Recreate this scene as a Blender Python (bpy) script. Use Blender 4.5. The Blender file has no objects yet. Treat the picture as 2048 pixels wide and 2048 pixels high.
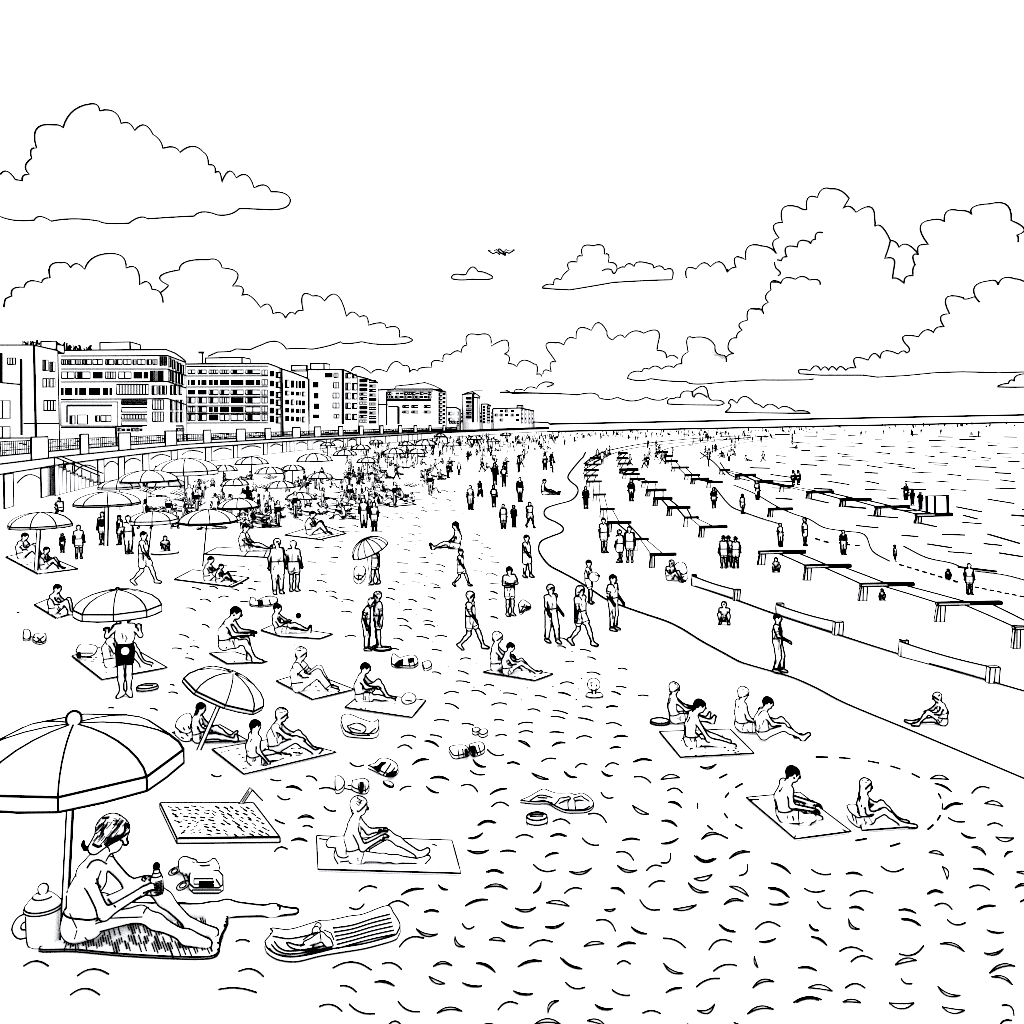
import bpy, math, random
import numpy as np

random.seed(7)
rng = np.random.default_rng(7)
S = bpy.context.scene
COL = S.collection

# ------------------------------------------------------------------ camera model
F, CX, CY, H = 1990.0, 1024.0, 850.8, 5.2
ROLL = math.atan(0.0193)
RT = np.array([math.cos(ROLL), 0, -math.sin(ROLL)])
UP = np.array([math.sin(ROLL), 0, math.cos(ROLL)])
FW = np.array([0, 1.0, 0])
CAM = np.array([0, 0, H])


def ray(px, py):
    return RT * ((px - CX) / F) + UP * ((CY - py) / F) + FW


def at(px, py, Y):
    return CAM + ray(px, py) * Y


def ground(px, py, z=0.0):
    r = ray(px, py)
    return CAM + r * ((z - H) / r[2])


def pix(p):
    d = np.asarray(p, float) - CAM
    return np.array([CX + F * d.dot(RT) / d[1], CY - F * d.dot(UP) / d[1]])


def hy(px):
    return CY - (px - CX) * 0.0193


def V(*a):
    return np.array(a, float)


# ------------------------------------------------------------------ materials
def mat(name, col, rough=0.9, noise=0.0):
    m = bpy.data.materials.new(name)
    m.use_nodes = True
    nt = m.node_tree
    b = nt.nodes['Principled BSDF']
    b.inputs['Base Color'].default_value = (*col, 1)
    b.inputs['Roughness'].default_value = rough
    b.inputs['Specular IOR Level'].default_value = 0.0
    if noise:
        n = nt.nodes.new('ShaderNodeTexNoise')
        n.inputs['Scale'].default_value = 3.0
        r = nt.nodes.new('ShaderNodeMapRange')
        r.inputs['To Min'].default_value = 1 - noise
        r.inputs['To Max'].default_value = 1.0
        mx = nt.nodes.new('ShaderNodeMix')
        mx.data_type = 'RGBA'
        mx.blend_type = 'MULTIPLY'
        mx.inputs[0].default_value = 1.0
        mx.inputs[6].default_value = (*col, 1)
        nt.links.new(n.outputs['Fac'], r.inputs['Value'])
        nt.links.new(r.outputs['Result'], mx.inputs[7])
        nt.links.new(mx.outputs[2], b.inputs['Base Color'])
    return m


WHITE = mat('paper_white_paint', (.9, .9, .9), .9, .02)
INK = mat('black_ink', (.0, .0, .0), 1.0)
SANDM = mat('pale_sand', (.9, .9, .895), 1.0, .02)
SEAM = mat('pale_sea', (.9, .9, .905), .9, .02)
CLOUDM = mat('cloud_white', (.9, .9, .9), 1.0, .02)
W, K = 0, 1
LW = 1.36


# ------------------------------------------------------------------ mesh builder
class MB:
    def __init__(s, w=1.5):
        s.v = []; s.f = []; s.m = []; s.n = 0; s.w = w; s.smooth = []; s.sk = 1.3

    def add(s, v, f, m=W, smooth=False):
        v = np.asarray(v, float).reshape(-1, 3)
        f = np.asarray(f, np.int64)
        if len(f) == 0:
            return
        s.v.append(v); s.f.append((f + s.n)); s.m.append(m); s.smooth.append(smooth)
        s.n += len(v)

    def box(s, c, d, m=W, rot=0.0, ink=True, w=None):
        c = V(*c); hx, hy_, hz = [q / 2 for q in d]
        co, si = math.cos(rot), math.sin(rot)
        P = []
        for x, y, z in [(-1, -1, -1), (1, -1, -1), (1, 1, -1), (-1, 1, -1), (-1, -1, 1), (1, -1, 1), (1, 1, 1), (-1, 1, 1)]:
            X, Y_ = x * hx, y * hy_
            P.append(c + V(X * co - Y_ * si, X * si + Y_ * co, z * hz))
        s.hexa(P, m, ink, w)

    def hexa(s, P, m=W, ink=True, w=None):
        """eight corners: bottom ring 0-3, top ring 4-7"""
        s.add(P, [(0, 3, 2, 1), (4, 5, 6, 7), (0, 1, 5, 4), (1, 2, 6, 5), (2, 3, 7, 6), (3, 0, 4, 7)], m)
        if ink:
            for a, b in [(0, 1), (1, 2), (2, 3), (3, 0), (4, 5), (5, 6), (6, 7), (7, 4), (0, 4), (1, 5), (2, 6), (3, 7)]:
                s.tube([P[a], P[b]], w=w)

    def prism(s, ring, h, m=W, ink=True, top=True, bottom=True, w=None):
        """ring: 3D points at base; extruded by vector h"""
        ring = np.asarray(ring, float); n = len(ring); h = np.asarray(h, float)
        if h.ndim == 0:
            h = V(0, 0, float(h))
        v = np.vstack([ring, ring + h])
        q = [(i, (i + 1) % n, n + (i + 1) % n, n + i) for i in range(n)]
        s.add(v, q, m)
        s.v.append(v.copy()); s.f.append([list(range(s.n + n - 1, s.n - 1, -1)), list(range(s.n + n, s.n + 2 * n))])
        s.m.append(m); s.smooth.append(False); s.n += 2 * n
        if ink:
            s.tube(list(ring + h) + [ring[0] + h], w=w)
            s.tube(list(ring) + [ring[0]], w=w)

    def tube(s, pts, r=None, w=None, m=K, sides=4, cap=True):
        p = np.asarray(pts, float)
        if len(p) < 2:
            return
        keep = np.ones(len(p), bool)
        keep[1:] = np.linalg.norm(np.diff(p, axis=0), axis=1) > 1e-6
        p = p[keep]
        if len(p) < 2:
            return
        if r is None:
            r = (w or s.w) * LW * p[:, 1] / F
        r = np.broadcast_to(np.asarray(r, float), (len(p),))
        t = np.gradient(p, axis=0)
        t /= np.linalg.norm(t, axis=1)[:, None] + 1e-12
        ref = np.where(np.abs(t[:, 2:3]) > .9, V(0, 1, 0), V(0, 0, 1))
        a = np.cross(t, ref); a /= np.linalg.norm(a, axis=1)[:, None] + 1e-12
        for i in range(1, len(a)):      # keep the frame from flipping
            q = a[i - 1] - t[i] * a[i - 1].dot(t[i])
            nq = np.linalg.norm(q)
            if nq > 1e-6:
                a[i] = q / nq
        b = np.cross(t, a)
        an = np.arange(sides) * 2 * math.pi / sides + math.pi / sides
        v = p[:, None, :] + r[:, None, None] * (np.cos(an)[None, :, None] * a[:, None, :] + np.sin(an)[None, :, None] * b[:, None, :])
        n = len(p)
        idx = np.arange(n * sides).reshape(n, sides)
        A = idx[:-1]; B = idx[1:]
        f = np.stack([A, np.roll(A, -1, 1), np.roll(B, -1, 1), B], -1).reshape(-1, 4)
        if cap and sides == 4:
            f = np.vstack([f, idx[0][::-1][None], idx[-1][None]])
        s.add(v.reshape(-1, 3), f, m)

    def ftube(s, pts, w=None):
        """a stroke lying on the side of a surface that faces the beach viewer"""
        p = np.asarray(pts, float); d = CAM - p; d /= np.linalg.norm(d, axis=1)[:, None]
        s.tube(p + d * ((w or s.w) * LW * p[:, 1] / F * .8)[:, None], w=w)

    def dot(s, c, r, m=K):
        c = np.asarray(c, float)
        v = c + r * np.array([(1, 0, 0), (0, 1, 0), (-1, 0, 0), (0, -1, 0), (0, 0, 1), (0, 0, -1)], float)
        s.add(v, [(0, 1, 4), (1, 2, 4), (2, 3, 4), (3, 0, 4), (1, 0, 5), (2, 1, 5), (3, 2, 5), (0, 3, 5)], m)

    def lathe(s, c, prof, m=W, seg=24, rings=(), axis=None, squash=1.0, w=None, sil=True):
        """prof: list of (r, z). axis: unit vector (default up)."""
        ax = V(0, 0, 1) if axis is None else np.asarray(axis, float) / np.linalg.norm(axis)
        u = np.cross(ax, V(0, 1, 0)); u /= np.linalg.norm(u); q = np.cross(ax, u)
        an = np.arange(seg) * 2 * math.pi / seg
        ringdir = np.cos(an)[:, None] * u + squash * np.sin(an)[:, None] * q
        pr = np.array(prof, float); c = np.asarray(c, float)
        v = c + pr[:, 0][:, None, None] * ringdir[None] + pr[:, 1][:, None, None] * ax
        n = len(pr); idx = np.arange(n * seg).reshape(n, seg)
        A = idx[:-1]; B = idx[1:]
        f = np.stack([A, np.roll(A, -1, 1), np.roll(B, -1, 1), B], -1).reshape(-1, 4)
        vv = v.reshape(-1, 3)
        s.add(vv, f, m, True)
        for e, rev in ((0, True), (n - 1, False)):
            if pr[e, 0] > 1e-4:
                ring = v[e]; cen = c + pr[e, 1] * ax
                fan = [(i, (i + 1) % seg, seg) for i in range(seg)]
                s.add(np.vstack([ring, cen]), [x[::-1] for x in fan] if rev else fan, m)
        if m != K:
            for k in rings:
                s.tube(np.vstack([v[k], v[k][:1]]), w=w)
            if sil:
                s.sil(vv, f, w=w)

    def sil(s, v, f, n=None, w=None, minlen=3):
        for ch in contour(v, f, n):
            if len(ch) >= minlen:
                d = CAM - ch
                d /= np.linalg.norm(d, axis=1)[:, None]
                s.tube(ch + d * ((w or s.w) * LW * ch[:, 1] / F * 1.1)[:, None], w=(w or s.w) * s.sk)

    def build(s, name, base=None, parent=None, mats=None):
        me = bpy.data.meshes.new(name)
        if s.n == 0:
            s.dot(base if base is not None else (0, 0, 0), .01)
        v = np.vstack(s.v)
        if base is not None:
            v = v - np.asarray(base, float)
        # v, loops
        lens = []; flat = []; mi = []; sm = []
        for f, m, q in zip(s.f, s.m, s.smooth):
            if isinstance(f, np.ndarray):
                lens.append(np.full(len(f), f.shape[1])); flat.append(f.reshape(-1)); cnt = len(f)
            else:
                lens.append(np.array([len(x) for x in f])); flat.append(np.array([y for x in f for y in x])); cnt = len(f)
            mi.append(np.full(cnt, m)); sm.append(np.full(cnt, q))
        lens = np.concatenate(lens); flat = np.concatenate(flat); mi = np.concatenate(mi); sm = np.concatenate(sm)
        me.vertices.add(len(v)); me.vertices.foreach_set('co', v.astype(np.float32).ravel())
        me.loops.add(len(flat)); me.loops.foreach_set('vertex_index', flat.astype(np.int32))
        st = np.concatenate([[0], np.cumsum(lens)[:-1]])
        me.polygons.add(len(lens)); me.polygons.foreach_set('loop_start', st.astype(np.int32))
        me.polygons.foreach_set('loop_total', lens.astype(np.int32))
        me.polygons.foreach_set('material_index', mi.astype(np.int32))
        me.polygons.foreach_set('use_smooth', sm)
        for m in (mats or (WHITE, INK)):
            me.materials.append(m)
        me.update(calc_edges=True)
        o = bpy.data.objects.new(name, me)
        COL.objects.link(o)
        if parent is not None:
            o.parent = parent
        elif base is not None:
            o.location = tuple(base)
        return o


def vnormals(v, f):
    n = np.zeros_like(v)
    a = v[f[:, 0]]; b = v[f[:, 1]]; c = v[f[:, 2]]
    if f.shape[1] == 4:
        d = v[f[:, 3]]
        fn = np.cross(c - a, d - b)
    else:
        fn = np.cross(b - a, c - a)
    for k in range(f.shape[1]):
        np.add.at(n, f[:, k], fn)
    n /= np.linalg.norm(n, axis=1)[:, None] + 1e-12
    return n


def isoline(v, f, g, keepfn=None):
    """polylines where scalar g = 0 on the mesh"""
    f = np.asarray(f)
    tri = f if f.shape[1] == 3 else np.vstack([f[:, [0, 1, 2]], f[:, [0, 2, 3]]])
    g = np.where(np.abs(g) < 1e-9, 1e-9, g)
    sg = g > 0
    a = sg[tri]
    mixed = a.any(1) & ~a.all(1)
    tri = tri[mixed]
    segs = []
    pts = {}
    for t in tri:
        e = []
        for i, j in ((0, 1), (1, 2), (2, 0)):
            p, q = int(t[i]), int(t[j])
            if sg[p] != sg[q]:
                if p > q:
                    p, q = q, p
                if (p, q) not in pts:
                    u = g[p] / (g[p] - g[q])
                    pts[(p, q)] = v[p] + u * (v[q] - v[p])
                e.append((p, q))
        if len(e) == 2:
            segs.append(e)
    if keepfn is not None:
        segs = [e for e in segs if keepfn(pts[e[0]]) and keepfn(pts[e[1]])]
    adj = {}
    for x, y in segs:
        adj.setdefault(x, []).append(y); adj.setdefault(y, []).append(x)
    seen = set(); out = []
    starts = [k for k in adj if len(adj[k]) == 1] + list(adj)
    for st in starts:
        if st in seen:
            continue
        ch = [st]; seen.add(st); cur = st
        while True:
            nx = [q for q in adj[cur] if q not in seen]
            if not nx:
                if len(ch) > 3 and st in adj[cur]:
                    ch.append(st)
                break
            cur = nx[0]; seen.add(cur); ch.append(cur)
        p = np.array([pts[k] for k in ch])
        if len(p) >= 5:
            q = p.copy(); q[1:-1] = (p[:-2] + 2 * p[1:-1] + p[2:]) / 4; p = q
            q = p.copy(); q[1:-1] = (p[:-2] + 2 * p[1:-1] + p[2:]) / 4; p = q
        out.append(p)
    return out


def contour(v, f, n=None):
    v = np.asarray(v, float); f = np.asarray(f)
    if n is None:
        n = vnormals(v, f)
    return isoline(v, f, ((CAM - v) * n).sum(1))


# ------------------------------------------------------------------ blended capsule surfaces
def caps_mesh(groups, h, sub=()):
    """groups: [(k, [(a, b, ra, rb), ...])]; returns verts, quads, normals of the blended surface"""
    lo = np.full(3, 1e9); hi = -lo
    for k, cs in groups:
        for a, b, ra, rb in cs:
            r = max(ra, rb) + 2.5 * h + k
            lo = np.minimum(lo, np.minimum(a, b) - r); hi = np.maximum(hi, np.maximum(a, b) + r)
    n = np.ceil((hi - lo) / h).astype(int) + 1
    xs = [lo[i] + h * np.arange(n[i]) for i in range(3)]
    Fd = np.full(n, 1e3, np.float32)
    for k, cs in groups:
        acc = np.zeros(n, np.float32)
        for a, b, ra, rb in cs:
            a = np.asarray(a, float); b = np.asarray(b, float)
            pad = max(ra, rb) + 3.5 * k + 2.5 * h
            i0 = np.maximum(((np.minimum(a, b) - pad - lo) / h).astype(int), 0)
            i1 = np.minimum(((np.maximum(a, b) + pad - lo) / h).astype(int) + 2, n)
            X = (xs[0][i0[0]:i1[0]] - a[0]).astype(np.float32)[:, None, None]
            Y = (xs[1][i0[1]:i1[1]] - a[1]).astype(np.float32)[None, :, None]
            Z = (xs[2][i0[2]:i1[2]] - a[2]).astype(np.float32)[None, None, :]
            ab = b - a; L = max(ab.dot(ab), 1e-9)
            t = np.clip((X * ab[0] + Y * ab[1] + Z * ab[2]) / L, 0, 1).astype(np.float32)
            d = np.sqrt((X - t * ab[0]) ** 2 + (Y - t * ab[1]) ** 2 + (Z - t * ab[2]) ** 2) - (ra + (rb - ra) * t)
            acc[i0[0]:i1[0], i0[1]:i1[1], i0[2]:i1[2]] += np.exp(np.clip(-d / k, -30, 40))
        with np.errstate(divide='ignore'):
            Fg = np.where(acc > 0, -k * np.log(np.maximum(acc, 1e-30)), 1e3)
        Fd = np.minimum(Fd, Fg)
    for c, r in sub:
        X = (xs[0] - c[0])[:, None, None]; Y = (xs[1] - c[1])[None, :, None]; Z = (xs[2] - c[2])[None, None, :]
        Fd = np.maximum(Fd, r - np.sqrt(X * X + Y * Y + Z * Z))
    return nets(Fd, lo, h)


def nets(Fd, lo, h):
    ins = Fd < 0
    n = Fd.shape
    c = [ins[i:n[0] - 1 + i, j:n[1] - 1 + j, k:n[2] - 1 + k] for i in (0, 1) for j in (0, 1) for k in (0, 1)]
    cnt = sum(x.astype(np.int8) for x in c)
    act = (cnt > 0) & (cnt < 8)
    cell = np.argwhere(act)
    if len(cell) == 0:
        return np.zeros((0, 3)), np.zeros((0, 4), int), np.zeros((0, 3))
    vid = np.full(act.shape, -1, np.int64)
    vid[act] = np.arange(len(cell))
    corner = np.array([(i, j, k) for i in (0, 1) for j in (0, 1) for k in (0, 1)])
    val = np.stack([Fd[cell[:, 0] + o[0], cell[:, 1] + o[1], cell[:, 2] + o[2]] for o in corner], 1).astype(float)
    acc = np.zeros((len(cell), 3)); num = np.zeros(len(cell))
    for a in range(8):
        for b in range(a + 1, 8):
            if np.abs(corner[a] - corner[b]).sum() != 1:
                continue
            va, vb = val[:, a], val[:, b]
            m = (va < 0) != (vb < 0)
            t = np.where(m, va / np.where(m, va - vb, 1), 0)
            p = corner[a] + t[:, None] * (corner[b] - corner[a])
            acc += p * m[:, None]; num += m
    loc = acc / num[:, None]
    v = lo + h * (cell + loc)
    # gradient from corner values
    u, w_, z = loc[:, 0], loc[:, 1], loc[:, 2]
    V8 = val.reshape(-1, 2, 2, 2)
    gx = ((V8[:, 1, 0, 0] - V8[:, 0, 0, 0]) * (1 - w_) * (1 - z) + (V8[:, 1, 1, 0] - V8[:, 0, 1, 0]) * w_ * (1 - z)
          + (V8[:, 1, 0, 1] - V8[:, 0, 0, 1]) * (1 - w_) * z + (V8[:, 1, 1, 1] - V8[:, 0, 1, 1]) * w_ * z)
    gy = ((V8[:, 0, 1, 0] - V8[:, 0, 0, 0]) * (1 - u) * (1 - z) + (V8[:, 1, 1, 0] - V8[:, 1, 0, 0]) * u * (1 - z)
          + (V8[:, 0, 1, 1] - V8[:, 0, 0, 1]) * (1 - u) * z + (V8[:, 1, 1, 1] - V8[:, 1, 0, 1]) * u * z)
    gz = ((V8[:, 0, 0, 1] - V8[:, 0, 0, 0]) * (1 - u) * (1 - w_) + (V8[:, 1, 0, 1] - V8[:, 1, 0, 0]) * u * (1 - w_)
          + (V8[:, 0, 1, 1] - V8[:, 0, 1, 0]) * (1 - u) * w_ + (V8[:, 1, 1, 1] - V8[:, 1, 1, 0]) * u * w_)
    nn = np.stack([gx, gy, gz], 1)
    nn /= np.linalg.norm(nn, axis=1)[:, None] + 1e-12
    quads = []
    for ax in range(3):
        b, d = [(1, 2), (2, 0), (0, 1)][ax]
        sl0 = [slice(None)] * 3; sl1 = [slice(None)] * 3
        sl0[ax] = slice(0, n[ax] - 1); sl1[ax] = slice(1, n[ax])
        s0 = ins[tuple(sl0)]; s1 = ins[tuple(sl1)]
        e = np.argwhere(s0 != s1)
        ok = (e[:, b] > 0) & (e[:, d] > 0) & (e[:, b] < n[b] - 1) & (e[:, d] < n[d] - 1)
        e = e[ok]
        flip = s0[e[:, 0], e[:, 1], e[:, 2]]
        def g(db, dd):
            q = e.copy(); q[:, b] -= db; q[:, d] -= dd
            return vid[q[:, 0], q[:, 1], q[:, 2]]
        q = np.stack([g(1, 1), g(0, 1), g(0, 0), g(1, 0)], 1)
        q[~flip] = q[~flip][:, ::-1]
        quads.append(q)
    return v, np.vstack(quads), nn


# ------------------------------------------------------------------ tagging
def tag(o, label=None, cat=None, group=None, kind=None):
    if label: o['label'] = label
    if cat: o['category'] = cat
    if group: o['group'] = group
    if kind: o['kind'] = kind
    return o


def empty(name, loc):
    o = bpy.data.objects.new(name, None)
    o.location = tuple(loc); o.empty_display_size = .2
    COL.objects.link(o)
    return o


def arcs(seq, org=(0, 0), s=1.0, seg=7):
    """seq: cusp, mid, cusp, mid ... (x,y flat); arc through each triple -> list of target pixels"""
    P = [(org[0] + seq[i] / s, org[1] + seq[i + 1] / s) for i in range(0, len(seq), 2)]
    out = []
    for i in range(0, len(P) - 2, 2):
        a, m, b = map(np.array, (P[i], P[i + 1], P[i + 2]))
        c = 2 * m - (a + b) / 2
        for k in range(seg):
            t = k / seg
            out.append(tuple((1 - t) ** 2 * a + 2 * t * (1 - t) * c + t * t * b))
    out.append(P[-1])
    return out


def smooth_px(P, seg=5):
    """Catmull-Rom through pixels"""
    P = [np.array(p, float) for p in P]
    Q = [2 * P[0] - P[1]] + P + [2 * P[-1] - P[-2]]
    out = []
    for i in range(1, len(Q) - 2):
        for k in range(seg):
            t = k / seg
            out.append(.5 * ((2 * Q[i]) + (-Q[i - 1] + Q[i + 1]) * t + (2 * Q[i - 1] - 5 * Q[i] + 4 * Q[i + 1] - Q[i + 2]) * t * t
                             + (-Q[i - 1] + 3 * Q[i] - 3 * Q[i + 1] + Q[i + 2]) * t ** 3))
    out.append(P[-1])
    return out


from mathutils.bvhtree import BVHTree
from mathutils import Vector


class Surf:
    """lets a stroke lie on a surface already built"""
    def __init__(s, v, f):
        s.b = BVHTree.FromPolygons([tuple(p) for p in v], [tuple(int(i) for i in q) for q in f])

    def stroke(s, mb, P, w=1.2, seg=3):
        q = smooth_px(P, seg) if len(P) > 2 else [np.array(P[0], float) * (1 - t) + np.array(P[1], float) * t for t in np.linspace(0, 1, 6)]
        run = []
        for x, y in q:
            r = ray(x, y); d = r / np.linalg.norm(r)
            h = s.b.ray_cast(Vector(CAM), Vector(d))
            if h[0] is None:
                if len(run) > 1: mb.tube(run, w=w)
                run = []
            else:
                run.append(np.array(h[0]) - d * w * h[0][1] / F)
        if len(run) > 1: mb.tube(run, w=w)
# ------------------------------------------------------------------ people
def stand(**k):
    p = dict(pelvis=V(0, 0, .93), chest=V(0, 0, 1.22), neck=V(0, 0, 1.44), head=V(.02, 0, 1.60), face=V(1, 0, 0),
             elL=V(-.03, .25, 1.14), elR=V(-.03, -.25, 1.14), haL=V(.05, .27, .88), haR=V(.05, -.27, .88),
             knL=V(.03, .10, .5), knR=V(.03, -.10, .5), anL=V(0, .10, .08), anR=V(0, -.10, .08),
             toL=V(.15, .12, .03), toR=V(.15, -.12, .03), anchor=V(0, 0, 0))
    p.update(k); return p


def walk(**k):
    p = stand(knL=V(.22, .09, .52), anL=V(.36, .09, .11), toL=V(.5, .09, .07), knR=V(-.03, -.09, .48), anR=V(-.33, -.09, .16), toR=V(-.22, -.09, .03),
              elL=V(-.14, .24, 1.15), haL=V(-.16, .26, .88), elR=V(.08, -.24, 1.15), haR=V(.24, -.25, .95))
    p.update(k); return p


def kneesup(**k):
    p = dict(pelvis=V(0, 0, .13), chest=V(-.04, 0, .42), neck=V(.04, 0, .64), head=V(.12, 0, .79), face=V(1, 0, -.25),
             elL=V(.16, .22, .40), elR=V(.16, -.22, .40), haL=V(.38, .12, .36), haR=V(.38, -.12, .36),
             knL=V(.40, .11, .44), knR=V(.42, -.11, .41), anL=V(.62, .10, .07), anR=V(.68, -.10, .07),
             toL=V(.78, .12, .04), toR=V(.84, -.12, .04), anchor=V(0, 0, 0))
    p.update(k); return p


def legsout(**k):
    p = kneesup(knL=V(.40, .12, .24), anL=V(.80, .12, .06), toL=V(.86, .14, .18), knR=V(.42, -.12, .10), anR=V(.86, -.12, .06), toR=V(.92, -.14, .18),
                haL=V(.35, .14, .22), haR=V(.35, -.14, .18), elL=V(.1, .24, .36), elR=V(.1, -.24, .36), chest=V(-.06, 0, .42), neck=V(-.02, 0, .65), head=V(.04, 0, .80))
    p.update(k); return p


def mixed(**k):      # far knee up, near leg flat
    p = kneesup(knL=V(.42, .08, .40), anL=V(.72, .08, .07), toL=V(.88, .08, .05), knR=V(.42, -.16, .10), anR=V(.84, -.14, .06), toR=V(.97, -.2, .08))
    p.update(k); return p


def cross(**k):
    p = kneesup(knL=V(.30, .32, .14), knR=V(.30, -.32, .14), anL=V(.34, -.10, .06), anR=V(.40, .12, .06), toL=V(.36, -.24, .05), toR=V(.42, .24, .05),
                elL=V(.05, .24, .36), elR=V(.05, -.24, .36), haL=V(.26, .12, .22), haR=V(.26, -.10, .22), neck=V(.06, 0, .64), head=V(.14, 0, .78))
    p.update(k); return p


def stool(**k):      # crouched high
    p = kneesup(pelvis=V(0, 0, .40), chest=V(-.02, 0, .68), neck=V(.12, 0, .90), head=V(.22, 0, 1.02), knL=V(.40, .1, .44), knR=V(.42, -.1, .44),
                anL=V(.46, .1, .08), anR=V(.62, -.1, .08), toL=V(.6, .1, .04), toR=V(.76, -.1, .04), elL=V(.24, .2, .62), elR=V(.22, -.2, .62),
                haL=V(.5, .1, .62), haR=V(.48, -.1, .60))
    p.update(k); return p


def lying(**k):      # head at -x, feet at +x, propped on elbows
    p = dict(pelvis=V(.1, 0, .12), chest=V(-.2, 0, .16), neck=V(-.42, 0, .26), head=V(-.52, 0, .38), face=V(-.4, 0, .4), elL=V(-.45, .22, .06), elR=V(-.45, -.22, .06),
             haL=V(-.62, .1, .06), haR=V(-.62, -.1, .06), knL=V(.5, .1, .1), knR=V(.5, -.1, .1), anL=V(.9, .1, .07), anR=V(.9, -.1, .07),
             toL=V(1.0, .1, .05), toR=V(1.0, -.1, .05), anchor=V(0, 0, 0))
    p.update(k); return p


def squat(**k):
    p = kneesup(pelvis=V(0, 0, .22), chest=V(.05, 0, .50), neck=V(.12, 0, .70), head=V(.18, 0, .85), knL=V(.3, .2, .45), knR=V(.3, -.2, .45),
                anL=V(.12, .18, .07), anR=V(.12, -.18, .07), toL=V(.26, .2, .03), toR=V(.26, -.2, .03), elL=V(.28, .2, .45), elR=V(.28, -.2, .45), haL=V(.36, .08, .25), haR=V(.36, -.08, .25))
    p.update(k); return p


HEAD_TOP = .125


def skeleton(pose, base, yaw, s, lat=None):
    """pose to world; yaw 0 faces right in the picture"""
    c, n = math.cos(yaw), math.sin(yaw)
    Rm = np.array([[c, -n, 0], [n, c, 0], [0, 0, 1]])
    J = {}
    anc = pose.get('anchor', V(0, 0, 0))
    for k, v in pose.items():
        if k == 'anchor':
            continue
        if k == 'face':
            J[k] = Rm @ v / np.linalg.norm(v)
        elif isinstance(v, np.ndarray):
            J[k] = base + s * (Rm @ (v - anc))
    J['lat'] = Rm @ (lat if lat is not None else V(0, 1, 0))
    J['fwd'] = Rm @ V(1, 0, 0)
    return J


def nrm(v):
    return v / (np.linalg.norm(v) + 1e-9)


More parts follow.
